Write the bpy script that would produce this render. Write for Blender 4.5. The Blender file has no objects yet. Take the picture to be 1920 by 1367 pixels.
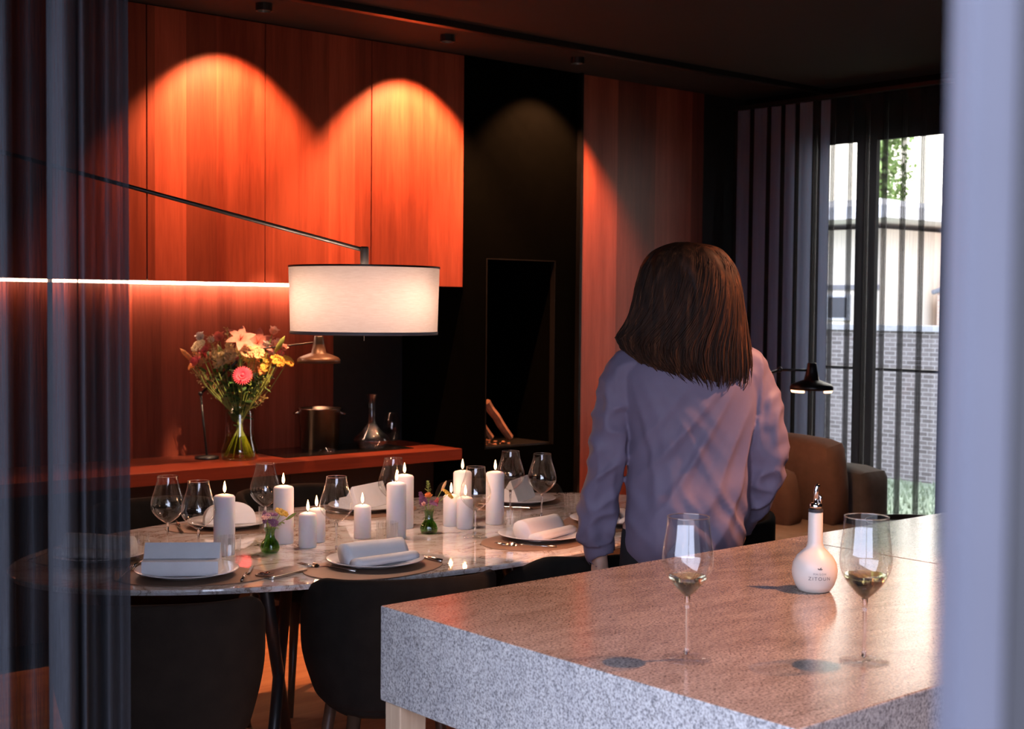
import bpy, math, random
from mathutils import Vector, Matrix, Euler, noise as mnoise
R = math.radians
PI = math.pi
C = bpy.context.scene.collection
S = bpy.context.scene

# ---------------------------------------------------------------- camera
cam_d = bpy.data.cameras.new('camera')
cam = bpy.data.objects.new('camera', cam_d)
C.objects.link(cam)
cam_d.sensor_width = 36.0
cam_d.lens = 36.0 * 2570 / 1920
cam_d.clip_start = 0.02
cr, cu, cb = Vector((0.7580, -0.6521, 0.0096)), Vector((0.0213, 0.0395, 0.9990)), Vector((-0.6518, -0.7573, 0.0435))
cam.matrix_world = Matrix(((cr.x, cu.x, cb.x, 0), (cr.y, cu.y, cb.y, 0), (cr.z, cu.z, cb.z, 1.5), (0, 0, 0, 1)))
cam_d.dof.use_dof = True
cam_d.dof.focus_distance = 3.5
cam_d.dof.aperture_fstop = 7.5
S.camera = cam

# ---------------------------------------------------------------- exposure
S.view_settings.view_transform = 'Standard'
S.view_settings.look = 'None'
S.view_settings.gamma = 1.0
S.view_settings.use_curve_mapping = False
S.view_settings.exposure = 0.0
S.cycles.use_denoising = True
S.cycles.max_bounces = 10
S.cycles.transparent_max_bounces = 48
S.cycles.caustics_reflective = False
S.cycles.caustics_refractive = False
S.cycles.sample_clamp_indirect = 4.0

# ---------------------------------------------------------------- sky
world = bpy.data.worlds.new('evening_sky')
S.world = world
world.use_nodes = True
wn, wl = world.node_tree.nodes, world.node_tree.links
wn.clear()
wo = wn.new('ShaderNodeOutputWorld')
wb = wn.new('ShaderNodeBackground')
wtc = wn.new('ShaderNodeTexCoord')
wsp = wn.new('ShaderNodeSeparateXYZ')
wmr = wn.new('ShaderNodeMapRange')
wmr.inputs['From Min'].default_value = -0.2
wmr.inputs['From Max'].default_value = 0.7
wmx = wn.new('ShaderNodeMix')
wmx.data_type = 'RGBA'
wmx.inputs['A'].default_value = (4.9, 5.4, 7.2, 1)      # dusk side behind the camera
wmx.inputs['B'].default_value = (6.5, 6.0, 5.5, 1)       # bright side beyond the garden
wl.new(wtc.outputs['Generated'], wsp.inputs[0])
wl.new(wsp.outputs['X'], wmr.inputs['Value'])
wl.new(wmr.outputs[0], wmx.inputs['Factor'])
wl.new(wmx.outputs['Result'], wb.inputs['Color'])
wb.inputs['Strength'].default_value = 1.0
wl.new(wb.outputs[0], wo.inputs['Surface'])

WARM = (1.0, 0.60, 0.33)
DUSK_SUN = dict(energy=0.0)


def lamp(name, kind, loc, energy, color, size=0.02, spot=None, blend=0.2, aim=None, parent=None):
    d = bpy.data.lights.new(name, kind)
    d.energy = energy
    d.color = color
    if kind in ('POINT', 'SPOT'):
        d.shadow_soft_size = size
    if kind == 'SPOT':
        d.spot_size = R(spot)
        d.spot_blend = blend
    o = bpy.data.objects.new(name, d)
    C.objects.link(o)
    o.location = loc
    if aim is not None:
        o.rotation_euler = (Vector(aim) - Vector(loc)).to_track_quat('-Z', 'Y').to_euler()
    if parent:
        o.parent = parent
    return o


# ================================================================ helpers
class MB:
    def __init__(s):
        s.v, s.f, s.mi = [], [], []

    def add(s, vs, fs, m=0):
        b = len(s.v)
        s.v += [tuple(v) for v in vs]
        s.f += [tuple(i + b for i in f) for f in fs]
        s.mi += [m] * len(fs)
        return s

    def box(s, a, b, m=0, M=None):
        x0, y0, z0 = a
        x1, y1, z1 = b
        vs = [(x0, y0, z0), (x1, y0, z0), (x1, y1, z0), (x0, y1, z0), (x0, y0, z1), (x1, y0, z1), (x1, y1, z1), (x0, y1, z1)]
        if M is not None:
            vs = [M @ Vector(v) for v in vs]
        return s.add(vs, [(0, 3, 2, 1), (4, 5, 6, 7), (0, 1, 5, 4), (1, 2, 6, 5), (2, 3, 7, 6), (3, 0, 4, 7)], m)

    def lathe(s, prof, n=32, m=0, M=None, closed=False, wob=None):
        vs, fs = [], []
        k = len(prof)
        for i in range(n):
            a = 2 * PI * i / n
            for (r, z) in prof:
                rr = r * (wob(a, z) if wob else 1)
                vs.append(Vector((rr * math.cos(a), rr * math.sin(a), z)))
        if M is not None:
            vs = [M @ v for v in vs]
        for i in range(n):
            j = (i + 1) % n
            for q in range(k - 1 if not closed else k):
                q2 = (q + 1) % k
                fs.append((i * k + q, j * k + q, j * k + q2, i * k + q2))
        return s.add(vs, fs, m)

    def tube(s, pts, rad, n=10, m=0, caps=True, flat=1.0):
        pts = [Vector(p) for p in pts]
        if not hasattr(rad, '__len__'):
            rad = [rad] * len(pts)
        vs, fs = [], []
        ref = None
        for i, p in enumerate(pts):
            t = (pts[min(i + 1, len(pts) - 1)] - pts[max(i - 1, 0)])
            if t.length < 1e-9:
                t = Vector((0, 0, 1))
            t.normalize()
            if ref is None:
                ref = t.orthogonal().normalized()
            ref = (ref - t * ref.dot(t))
            if ref.length < 1e-6:
                ref = t.orthogonal()
            ref.normalize()
            b = t.cross(ref)
            for k in range(n):
                a = 2 * PI * k / n
                vs.append(p + ref * (rad[i] * math.cos(a)) + b * (rad[i] * flat * math.sin(a)))
        for i in range(len(pts) - 1):
            for k in range(n):
                k2 = (k + 1) % n
                fs.append((i * n + k, i * n + k2, (i + 1) * n + k2, (i + 1) * n + k))
        if caps:
            fs.append(tuple(range(n))[::-1])
            fs.append(tuple((len(pts) - 1) * n + k for k in range(n)))
        return s.add(vs, fs, m)

    def grid(s, fn, nu, nv, m=0, wrapu=False):
        vs = [fn(i / nu, j / nv) for i in range(nu + (0 if wrapu else 1)) for j in range(nv + 1)]
        fs = []
        w = nv + 1
        for i in range(nu):
            i2 = (i + 1) % nu if wrapu else i + 1
            for j in range(nv):
                fs.append((i * w + j, i2 * w + j, i2 * w + j + 1, i * w + j + 1))
        return s.add(vs, fs, m)

    def ball(s, c, r, n=12, m=0, sc=(1, 1, 1), M=None):
        c = Vector(c)
        vs, fs = [], []
        for i in range(n + 1):
            th = PI * i / n
            for j in range(n * 2):
                ph = PI * j / n
                v = Vector((r * sc[0] * math.sin(th) * math.cos(ph), r * sc[1] * math.sin(th) * math.sin(ph), r * sc[2] * math.cos(th)))
                if M is not None:
                    v = M @ v
                vs.append(c + v)
        for i in range(n):
            for j in range(n * 2):
                k = (j + 1) % (n * 2)
                fs.append((i * n * 2 + j, (i + 1) * n * 2 + j, (i + 1) * n * 2 + k, i * n * 2 + k))
        return s.add(vs, fs, m)

    def extrude(s, prof, a, b, m=0, M=None):
        """prof: closed list of (p, q) swept along local x from a to b; p -> y, q -> z."""
        k = len(prof)
        vs = [Vector((a, p, q)) for p, q in prof] + [Vector((b, p, q)) for p, q in prof]
        if M is not None:
            vs = [M @ v for v in vs]
        fs = [(i, (i + 1) % k, k + (i + 1) % k, k + i) for i in range(k)]
        fs += [tuple(range(k))[::-1], tuple(range(k, 2 * k))]
        return s.add(vs, fs, m)

    def build(s, name, mats, parent=None, smooth=False, bevel=0, seg=2, sub=0, solid=0, remesh=0, auto=None):
        me = bpy.data.meshes.new(name)
        me.from_pydata(s.v, [], s.f)
        if not isinstance(mats, (list, tuple)):
            mats = [mats]
        for mm in mats:
            me.materials.append(mm)
        me.polygons.foreach_set('material_index', s.mi)
        if smooth:
            me.polygons.foreach_set('use_smooth', [True] * len(me.polygons))
        me.update()
        o = bpy.data.objects.new(name, me)
        C.objects.link(o)
        if parent:
            o.parent = parent
        if remesh:
            md = o.modifiers.new('remesh', 'REMESH')
            md.mode = 'VOXEL'
            md.voxel_size = remesh
            md.use_smooth_shade = True
            ms = o.modifiers.new('smooth', 'SMOOTH')
            ms.iterations = 3
            ms.factor = 0.5
        if bevel:
            md = o.modifiers.new('bevel', 'BEVEL')
            md.width = bevel
            md.segments = seg
            md.limit_method = 'ANGLE'
            md.angle_limit = R(40)
        if solid:
            md = o.modifiers.new('solid', 'SOLIDIFY')
            md.thickness = solid
            md.offset = 0
        if sub:
            md = o.modifiers.new('sub', 'SUBSURF')
            md.levels = sub
            md.render_levels = sub
        return o


def tag(o, label=None, cat=None, group=None, kind=None):
    if label:
        o['label'] = label
    if cat:
        o['category'] = cat
    if group:
        o['group'] = group
    if kind:
        o['kind'] = kind
    return o


def thing(name, label, cat, loc=(0, 0, 0), rz=0.0, group=None):
    o = bpy.data.objects.new(name, None)
    o.empty_display_size = 0.05
    C.objects.link(o)
    o.location = loc
    o.rotation_euler = (0, 0, rz)
    return tag(o, label, cat, group)


def dup(root, loc, rz=0.0, label=None, group=None, scale=None):
    r = root.copy()
    C.objects.link(r)
    r.location = loc
    r.rotation_euler = (0, 0, rz)
    if scale:
        r.scale = (scale,) * 3
    if label:
        r['label'] = label
    if group:
        r['group'] = group
    for ch in list(root.children):
        c = ch.copy()
        C.objects.link(c)
        c.parent = r
        for g in ch.children:
            d = g.copy()
            C.objects.link(d)
            d.parent = c
    return r


def struct(name, mb, m, **k):
    o = mb.build(name, m, **k)
    o['kind'] = 'structure'
    return o


# ================================================================ materials
def nt(name):
    m = bpy.data.materials.new(name)
    m.use_nodes = True
    n, l = m.node_tree.nodes, m.node_tree.links
    return m, n, l, n['Principled BSDF']


def coords(n, l, scale=(1, 1, 1), kind='Object'):
    tc = n.new('ShaderNodeTexCoord')
    mp = n.new('ShaderNodeMapping')
    mp.inputs['Scale'].default_value = scale
    l.new(tc.outputs[kind], mp.inputs['Vector'])
    return mp.outputs[0]


def noise(n, l, vec, scale, detail=4, rough=0.5, dist=0.0):
    t = n.new('ShaderNodeTexNoise')
    t.inputs['Scale'].default_value = scale
    t.inputs['Detail'].default_value = detail
    t.inputs['Roughness'].default_value = rough
    t.inputs['Distortion'].default_value = dist
    l.new(vec, t.inputs['Vector'])
    return t.outputs['Fac']


def ramp(n, l, fac, stops):
    r = n.new('ShaderNodeValToRGB')
    e = r.color_ramp.elements
    while len(e) < len(stops):
        e.new(0.5)
    for i, (p, c) in enumerate(stops):
        e[i].position = p
        e[i].color = (*c, 1) if len(c) == 3 else c
    l.new(fac, r.inputs['Fac'])
    return r.outputs['Color']


def bump(n, l, h, bsdf, strength=0.2, dist=0.01):
    b = n.new('ShaderNodeBump')
    b.inputs['Strength'].default_value = strength
    b.inputs['Distance'].default_value = dist
    l.new(h, b.inputs['Height'])
    l.new(b.outputs[0], bsdf.inputs['Normal'])


def plain(name, col, rough=0.5, metal=0.0, spec=0.5, var=0.08, vs=20, bmp=0.0, bs=200, **kw):
    m, n, l, b = nt(name)
    v = coords(n, l)
    f = noise(n, l, v, vs)
    c0 = tuple(max(0, c * (1 - var)) for c in col)
    c1 = tuple(min(1, c * (1 + var)) for c in col)
    l.new(ramp(n, l, f, [(0.3, c0), (0.7, c1)]), b.inputs['Base Color'])
    b.inputs['Roughness'].default_value = rough
    b.inputs['Metallic'].default_value = metal
    b.inputs['Specular IOR Level'].default_value = spec
    if bmp:
        bump(n, l, noise(n, l, v, bs), b, bmp, 0.002)
    for k, val in kw.items():
        b.inputs[k.replace('_', ' ')].default_value = val
    return m


def wood(name, dark, light, axis='z', bands=None, rough=0.4, seed=0.0):
    m, n, l, b = nt(name)
    sc = {'z': (7, 7, 0.35), 'x': (0.35, 7, 7), 'y': (7, 0.35, 7)}[axis]
    v = coords(n, l, sc)
    f1 = noise(n, l, v, 2.0, 6, 0.6, 0.4)
    v2 = coords(n, l, tuple(s * 7 for s in sc))
    f2 = noise(n, l, v2, 3.0, 3, 0.6)
    mx = n.new('ShaderNodeMath')
    mx.operation = 'MULTIPLY_ADD'
    l.new(f2, mx.inputs[0])
    mx.inputs[1].default_value = 0.35
    l.new(f1, mx.inputs[2])
    col = ramp(n, l, mx.outputs[0], [(0.42, dark), (0.85, light)])
    if bands:
        # veneer leaves: each strip of veneer has its own tone
        tc = n.new('ShaderNodeTexCoord')
        sp = n.new('ShaderNodeSeparateXYZ')
        l.new(tc.outputs['Object'], sp.inputs[0])
        a = n.new('ShaderNodeMath'); a.operation = 'MULTIPLY_ADD'
        l.new(sp.outputs['X'], a.inputs[0]); a.inputs[1].default_value = 1 / bands; a.inputs[2].default_value = seed
        fl = n.new('ShaderNodeMath'); fl.operation = 'FLOOR'
        l.new(a.outputs[0], fl.inputs[0])
        wnz = n.new('ShaderNodeTexWhiteNoise'); wnz.noise_dimensions = '1D'
        l.new(fl.outputs[0], wnz.inputs['W'])
        mr = n.new('ShaderNodeMapRange')
        mr.inputs['To Min'].default_value = 0.62
        mr.inputs['To Max'].default_value = 1.3
        l.new(wnz.outputs['Value'], mr.inputs['Value'])
        vm = n.new('ShaderNodeVectorMath'); vm.operation = 'SCALE'
        l.new(col, vm.inputs[0]); l.new(mr.outputs[0], vm.inputs['Scale'])
        col = vm.outputs[0]
    l.new(col, b.inputs['Base Color'])
    b.inputs['Roughness'].default_value = rough
    b.inputs['Specular IOR Level'].default_value = 0.35
    bump(n, l, f2, b, 0.08, 0.002)
    return m


def granite(name, base, dark, streak, rough=0.3):
    m, n, l, b = nt(name)
    v = coords(n, l)
    f1 = noise(n, l, v, 210, 3, 0.7)
    vs_ = coords(n, l, (1, 2.6, 1))
    f2 = noise(n, l, vs_, 7, 6, 0.7, 0.6)
    f3 = noise(n, l, vs_, 45, 4, 0.75, 0.8)
    c1 = ramp(n, l, f1, [(0.36, dark), (0.50, base), (0.62, tuple(min(1, c * 1.35) for c in base))])
    c2 = ramp(n, l, f2, [(0.35, streak), (0.62, (1, 1, 1))])
    c3 = ramp(n, l, f3, [(0.33, (0.35, 0.33, 0.32)), (0.42, (1, 1, 1))])
    a = n.new('ShaderNodeMix'); a.data_type = 'RGBA'; a.blend_type = 'MULTIPLY'; a.inputs['Factor'].default_value = 0.75
    l.new(c1, a.inputs['A']); l.new(c2, a.inputs['B'])
    a2 = n.new('ShaderNodeMix'); a2.data_type = 'RGBA'; a2.blend_type = 'MULTIPLY'; a2.inputs['Factor'].default_value = 0.7
    l.new(a.outputs['Result'], a2.inputs['A']); l.new(c3, a2.inputs['B'])
    l.new(a2.outputs['Result'], b.inputs['Base Color'])
    b.inputs['Roughness'].default_value = rough
    b.inputs['Specular IOR Level'].default_value = 0.8 if rough < 0.4 else 0.3
    bump(n, l, f3, b, 0.05, 0.002)
    return m


def marble(name):
    m, n, l, b = nt(name)
    v = coords(n, l, (1, 1.6, 1))
    f1 = noise(n, l, v, 3.2, 8, 0.62, 1.8)
    f2 = noise(n, l, v, 9, 6, 0.7, 1.2)
    veins = ramp(n, l, f1, [(0.40, (0.84, 0.80, 0.79)), (0.480, (0.74, 0.66, 0.61)), (0.498, (0.34, 0.24, 0.19)), (0.513, (0.72, 0.64, 0.59)), (0.60, (0.86, 0.83, 0.82))])
    v2 = ramp(n, l, f2, [(0.47, (1, 1, 1)), (0.50, (0.7, 0.6, 0.54)), (0.53, (1, 1, 1))])
    a = n.new('ShaderNodeMix'); a.data_type = 'RGBA'; a.blend_type = 'MULTIPLY'; a.inputs['Factor'].default_value = 0.6
    l.new(veins, a.inputs['A']); l.new(v2, a.inputs['B'])
    l.new(a.outputs['Result'], b.inputs['Base Color'])
    b.inputs['Roughness'].default_value = 0.05
    b.inputs['Coat Weight'].default_value = 0.5
    b.inputs['Coat Roughness'].default_value = 0.03
    return m


def thinglass(name, tint=(0.97, 0.98, 0.97), ior=1.75, rough=0.0, ribs=False, edge=0.9):
    m, n, l, b = nt(name)
    n.remove(b)
    out = n['Material Output']
    tr = n.new('ShaderNodeBsdfTransparent'); tr.inputs[0].default_value = (*tint, 1)
    gl = n.new('ShaderNodeBsdfGlossy'); gl.inputs['Roughness'].default_value = rough
    gl.inputs['Color'].default_value = (1, 1, 1, 1)
    fr = n.new('ShaderNodeLayerWeight'); fr.inputs['Blend'].default_value = 0.5
    f0 = ((ior - 1) / (ior + 1)) ** 2
    pw = n.new('ShaderNodeMath'); pw.operation = 'POWER'; pw.inputs[1].default_value = 4.0
    l.new(fr.outputs['Facing'], pw.inputs[0])
    ma = n.new('ShaderNodeMath'); ma.operation = 'MULTIPLY_ADD'; ma.inputs[1].default_value = (1 - f0) * edge; ma.inputs[2].default_value = f0
    l.new(pw.outputs[0], ma.inputs[0])
    mx = n.new('ShaderNodeMixShader')
    l.new(ma.outputs[0], mx.inputs[0]); l.new(tr.outputs[0], mx.inputs[1]); l.new(gl.outputs[0], mx.inputs[2])
    l.new(mx.outputs[0], out.inputs['Surface'])
    if ribs:
        v = coords(n, l, (1, 1, 0.01))
        bp = n.new('ShaderNodeBump'); bp.inputs['Strength'].default_value = 0.6; bp.inputs['Distance'].default_value = 0.004
        l.new(noise(n, l, v, 160, 0), bp.inputs['Height'])
        l.new(bp.outputs[0], gl.inputs['Normal']); l.new(bp.outputs[0], fr.inputs['Normal'])
    return m


def solidglass(name, tint=(1, 1, 1), ior=1.45):
    m, n, l, b = nt(name)
    b.inputs['Base Color'].default_value = (*tint, 1)
    b.inputs['Transmission Weight'].default_value = 1
    b.inputs['Roughness'].default_value = 0.0
    b.inputs['IOR'].default_value = ior
    return m


def cloth(name, col, open_, rib=0.0, ribscale=300, rough=0.8, transl=0.3):
    """woven sheer; open_ is the share of open gaps between the threads."""
    m, n, l, b = nt(name)
    out = n['Material Output']
    b.inputs['Base Color'].default_value = (*col, 1)
    b.inputs['Roughness'].default_value = rough
    b.inputs['Specular IOR Level'].default_value = 0.2
    tl = n.new('ShaderNodeBsdfTranslucent'); tl.inputs[0].default_value = (*col, 1)
    m1 = n.new('ShaderNodeMixShader'); m1.inputs[0].default_value = transl
    l.new(b.outputs[0], m1.inputs[1]); l.new(tl.outputs[0], m1.inputs[2])
    tr = n.new('ShaderNodeBsdfTransparent')
    m2 = n.new('ShaderNodeMixShader')
    l.new(m1.outputs[0], m2.inputs[1]); l.new(tr.outputs[0], m2.inputs[2])
    if rib:
        uv = n.new('ShaderNodeUVMap'); uv.uv_map = 'UVMap'
        sp = n.new('ShaderNodeSeparateXYZ'); l.new(uv.outputs[0], sp.inputs[0])
        cmb = n.new('ShaderNodeCombineXYZ'); l.new(sp.outputs[0], cmb.inputs[0])
        mu = n.new('ShaderNodeMath'); mu.operation = 'MULTIPLY'; mu.inputs[1].default_value = 0.02
        l.new(sp.outputs[1], mu.inputs[0]); l.new(mu.outputs[0], cmb.inputs[1])
        f = noise(n, l, cmb.outputs[0], ribscale * 0.9, 2, 0.6)
        sm = n.new('ShaderNodeMath'); sm.operation = 'MULTIPLY'; sm.inputs[1].default_value = ribscale * 4.6
        l.new(sp.outputs[0], sm.inputs[0])
        sn_ = n.new('ShaderNodeMath'); sn_.operation = 'SINE'; l.new(sm.outputs[0], sn_.inputs[0])
        ad = n.new('ShaderNodeMath'); ad.operation = 'MULTIPLY_ADD'; ad.inputs[1].default_value = 0.13
        l.new(sn_.outputs[0], ad.inputs[0]); l.new(f, ad.inputs[2]); f = ad.outputs[0]
        mr = n.new('ShaderNodeMapRange')
        mr.inputs['From Min'].default_value = 0.35; mr.inputs['From Max'].default_value = 0.65
        mr.inputs['To Min'].default_value = max(0, open_ - rib); mr.inputs['To Max'].default_value = min(1, open_ + rib)
        l.new(f, mr.inputs['Value']); l.new(mr.outputs[0], m2.inputs[0])
    else:
        m2.inputs[0].default_value = open_
    l.new(m2.outputs[0], out.inputs['Surface'])
    return m


def glow(name, col, strength):
    m, n, l, b = nt(name)
    b.inputs['Base Color'].default_value = (*col, 1)
    b.inputs['Emission Color'].default_value = (*col, 1)
    b.inputs['Emission Strength'].default_value = strength
    return m


def bricks(name, c1, c2, mortar, sx=1.0):
    m, n, l, b = nt(name)
    tc = n.new('ShaderNodeTexCoord')
    sp = n.new('ShaderNodeSeparateXYZ'); l.new(tc.outputs['Object'], sp.inputs[0])
    cm = n.new('ShaderNodeCombineXYZ'); l.new(sp.outputs['Y'], cm.inputs[0]); l.new(sp.outputs['Z'], cm.inputs[1])
    br = n.new('ShaderNodeTexBrick')
    br.inputs['Color1'].default_value = (*c1, 1); br.inputs['Color2'].default_value = (*c2, 1); br.inputs['Mortar'].default_value = (*mortar, 1)
    br.inputs['Scale'].default_value = 2.2 * sx
    br.inputs['Mortar Size'].default_value = 0.02
    br.inputs['Brick Width'].default_value = 0.5; br.inputs['Row Height'].default_value = 0.17
    l.new(cm.outputs[0], br.inputs['Vector'])
    l.new(br.outputs['Color'], b.inputs['Base Color'])
    b.inputs['Roughness'].default_value = 0.9
    return m


M_VEN = wood('walnut_veneer', (0.17, 0.029, 0.016), (0.35, 0.078, 0.044), 'z', bands=0.143, seed=0.70)
M_WTOP = wood('walnut_worktop', (0.095, 0.019, 0.011), (0.185, 0.040, 0.022), 'x', rough=0.35)
M_BLACK = plain('black_stained_panel', (0.016, 0.017, 0.016), 0.55, var=0.15)
M_GLBLACK = plain('glossy_black', (0.008, 0.008, 0.009), 0.12)
M_CEIL = plain('black_ceiling_paint', (0.009, 0.009, 0.010), 0.9)
M_DARKWALL = plain('charcoal_wall_paint', (0.045, 0.045, 0.055), 0.85)
M_FLOOR = wood('oiled_oak_floor', (0.34, 0.15, 0.08), (0.58, 0.30, 0.16), 'x', rough=0.35)
M_GRAN = granite('beige_granite', (0.36, 0.30, 0.26), (0.10, 0.08, 0.07), (0.55, 0.50, 0.46), 0.17)
M_GRANS = granite('grey_granite_side', (0.33, 0.33, 0.325), (0.13, 0.13, 0.138), (0.75, 0.76, 0.8), 0.6)
M_OAK = wood('pale_oak', (0.34, 0.24, 0.16), (0.5, 0.38, 0.27), 'z')
M_MARB = marble('veined_marble')
M_METBLK = plain('black_metal', (0.012, 0.012, 0.013), 0.35, metal=0.0, spec=0.6)
M_STEEL = plain('brushed_steel', (0.62, 0.58, 0.54), 0.22, metal=1.0, var=0.05)
M_CHROME = plain('chrome', (0.8, 0.8, 0.8), 0.06, metal=1.0, var=0.02)
M_DSTEEL = plain('dark_brushed_steel', (0.42, 0.33, 0.26), 0.28, metal=1.0)
M_GLASS = thinglass('thin_glass', ior=1.95)
M_TGLASS = thinglass('ribbed_glass', ribs=True, ior=2.5)
M_SGLASS = solidglass('crystal')
M_FOOT = thinglass('foot_glass', (0.98, 0.98, 0.98), ior=1.6, edge=0.25)
M_PANE = thinglass('window_glass', ior=1.3)
M_GREEN = thinglass('green_bud_glass', (0.28, 0.5, 0.22), ior=1.7)
M_WATER = thinglass('green_tinged_water', (0.80, 0.83, 0.38), ior=1.33)
M_WINE = solidglass('white_wine', (1.0, 0.93, 0.62), 1.34)
M_WINE2 = solidglass('golden_wine', (0.85, 0.75, 0.38), 1.34)
M_WAX = plain('candle_wax', (0.80, 0.79, 0.83), 0.5, var=0.03, Subsurface_Weight=0.3, Subsurface_Scale=0.03)
M_WAX.node_tree.nodes['Principled BSDF'].inputs['Subsurface Radius'].default_value = (1.0, 0.45, 0.25)
M_FLAME = glow('candle_flame', (1.0, 0.55, 0.25), 14.0)
M_REVEAL = plain('dark_reveal', (0.006, 0.006, 0.007), 0.8, spec=0.1)
M_PORC = plain('white_porcelain', (0.82, 0.80, 0.82), 0.15, var=0.02)
M_NAP = plain('white_napkin_linen', (0.88, 0.87, 0.89), 0.9, var=0.03, bmp=0.25, bs=700)
M_MAT = plain('taupe_leather', (0.25, 0.155, 0.105), 0.5, var=0.1, bmp=0.1)
M_PHONE = plain('graphite_phone_back', (0.045, 0.040, 0.044), 0.3, var=0.03)
M_CHAIR = plain('charcoal_felt', (0.013, 0.0115, 0.0100), 0.95, spec=0.15, var=0.2, bmp=0.3, bs=400)
M_LEGW = wood('dark_walnut_leg', (0.05, 0.025, 0.015), (0.10, 0.05, 0.03), 'z')
M_SOFA = plain('grey_brown_upholstery', (0.10, 0.082, 0.075), 0.95, var=0.15, bmp=0.3, bs=300)
M_CUSH = plain('rust_cushion', (0.14, 0.072, 0.048), 0.95, var=0.12, bmp=0.3, bs=300)
M_SEAT = plain('beige_seat', (0.36, 0.26, 0.21), 0.95, var=0.1, bmp=0.3, bs=300)
M_SHIRT = plain('lavender_viscose', (0.175, 0.145, 0.21), 0.55, spec=0.2, var=0.04, bmp=0.15, bs=60)
M_SKIN = plain('skin', (0.62, 0.36, 0.26), 0.5, var=0.06, Subsurface_Weight=0.1, Subsurface_Scale=0.01)
M_TROU = plain('black_trousers', (0.012, 0.012, 0.014), 0.85)
M_SHEERL = cloth('slate_sheer', (0.027, 0.029, 0.035), 0.14, rib=0.12, ribscale=420)
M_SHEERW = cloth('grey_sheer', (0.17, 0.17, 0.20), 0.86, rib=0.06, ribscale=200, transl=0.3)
M_SHEERD = cloth('grey_sheer_daylit', (0.28, 0.36, 0.55), 0.25, rib=0.06, ribscale=200, transl=0.2)  # same curtain cloth; its daylight is painted in as a paler blue
M_SHEERG = cloth('grey_sheer_gather_shade', (0.03, 0.03, 0.034), 0.24, transl=0.2)  # same cloth again; the darkness of the pleats is put into the colour
M_DOORP = plain('pale_lacquered_frame', (0.068, 0.070, 0.094), 0.6, var=0.03)
M_GASK = plain('black_rubber', (0.02, 0.02, 0.025), 0.7)
M_CERAM = plain('cream_ceramic', (0.66, 0.60, 0.54), 0.4, var=0.03)
M_INK = plain('grey_ink', (0.12, 0.11, 0.11), 0.6)

# ================================================================ room
YB, CZ = 5.334, 2.73            # front plane of the cabinet wall, ceiling height
XW = 6.40                       # garden window plane
WZ = 0.78                       # worktop height

struct('floor', MB().box((0.45, -1.6, -0.1), (XW + 0.1, 6.0, 0)), M_FLOOR)
struct('ground_terrace', MB().box((-40, -40, -0.12), (0.449, 40, -0.01)), plain('terrace_paving', (0.12, 0.12, 0.125), 0.9))  # unseen ground, put in to darken the ceiling and upper woodwork
struct('ceiling', MB().box((0.62, -1.6, CZ), (XW + 0.1, 6.0, CZ + 0.2)), M_CEIL)
struct('wall_back', MB().box((0.5, 5.874, 0), (XW + 0.1, 6.0, CZ)), M_DARKWALL)
struct('wall_left', MB().box((0.50, 2.05, 0), (0.62, 5.874, CZ)).box((0.50, -1.6, 2.10), (0.62, 2.05, CZ)), M_DARKWALL)  # low lintel is unseen, added to keep daylight off the upper room
struct('wall_front', MB().box((0.9, -1.0, 0), (XW + 0.1, -0.85, CZ)), M_DARKWALL)  # unseen wall, placed to keep the island's right face dark
# wall on the garden side, with its opening y 3.985..4.74, z 0.0..2.43
w = MB()
w.box((XW, 4.745, 0), (XW + 0.03, 5.874, CZ)).box((XW, -0.85, 0), (XW + 0.03, 3.985, CZ)).box((XW, 3.985, 2.435), (XW + 0.03, 4.745, CZ))
struct('wall_right', w, M_REVEAL)
struct('trim_1', MB().box((0.62, YB - 0.60, CZ - 0.028), (XW, YB - 0.56, CZ - 0.001)), M_METBLK)      # ceiling track
wf = MB()
wf.box((XW - 0.004, 4.40, 0.0), (XW + 0.026, 4.53, 2.435)).box((XW, 3.985, 0.0), (XW + 0.028, 4.745, 0.05))
wf.box((XW, 3.985, 2.415), (XW + 0.028, 4.745, 2.435)).box((XW, 3.985, 0.0), (XW + 0.028, 3.997, 2.435)).box((XW, 4.733, 0.0), (XW + 0.028, 4.745, 2.435))
win = struct('window_1', wf, M_REVEAL)
MB().box((XW + 0.010, 3.997, 0.05), (XW + 0.016, 4.40, 2.415)).build('glass_pane', M_PANE, win)
MB().box((XW + 0.010, 4.53, 0.05), (XW + 0.016, 4.733, 2.415)).build('glass_pane', M_PANE, win)
# pale sliding door stile right beside the camera
df = MB().box((0.0, 0.0, 0.0), (0.030, 0.021, 2.6))
struct('door_1', df, M_DOORP, bevel=0.003)
door = bpy.data.objects['door_1']
door.rotation_euler = (0, 0, R(-40.7))
door.location = Vector((0.36 * 0.6518 + 0.1190 * 0.758, 0.36 * 0.7573 - 0.1190 * 0.652, 0))
MB().box((0.0137, 0.002, 0.0), (0.060, 0.020, 2.6)).build('door_seal', M_GASK, door)
door.data.transform(Matrix.Diagonal((0.45, 1, 1, 1)))

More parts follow.
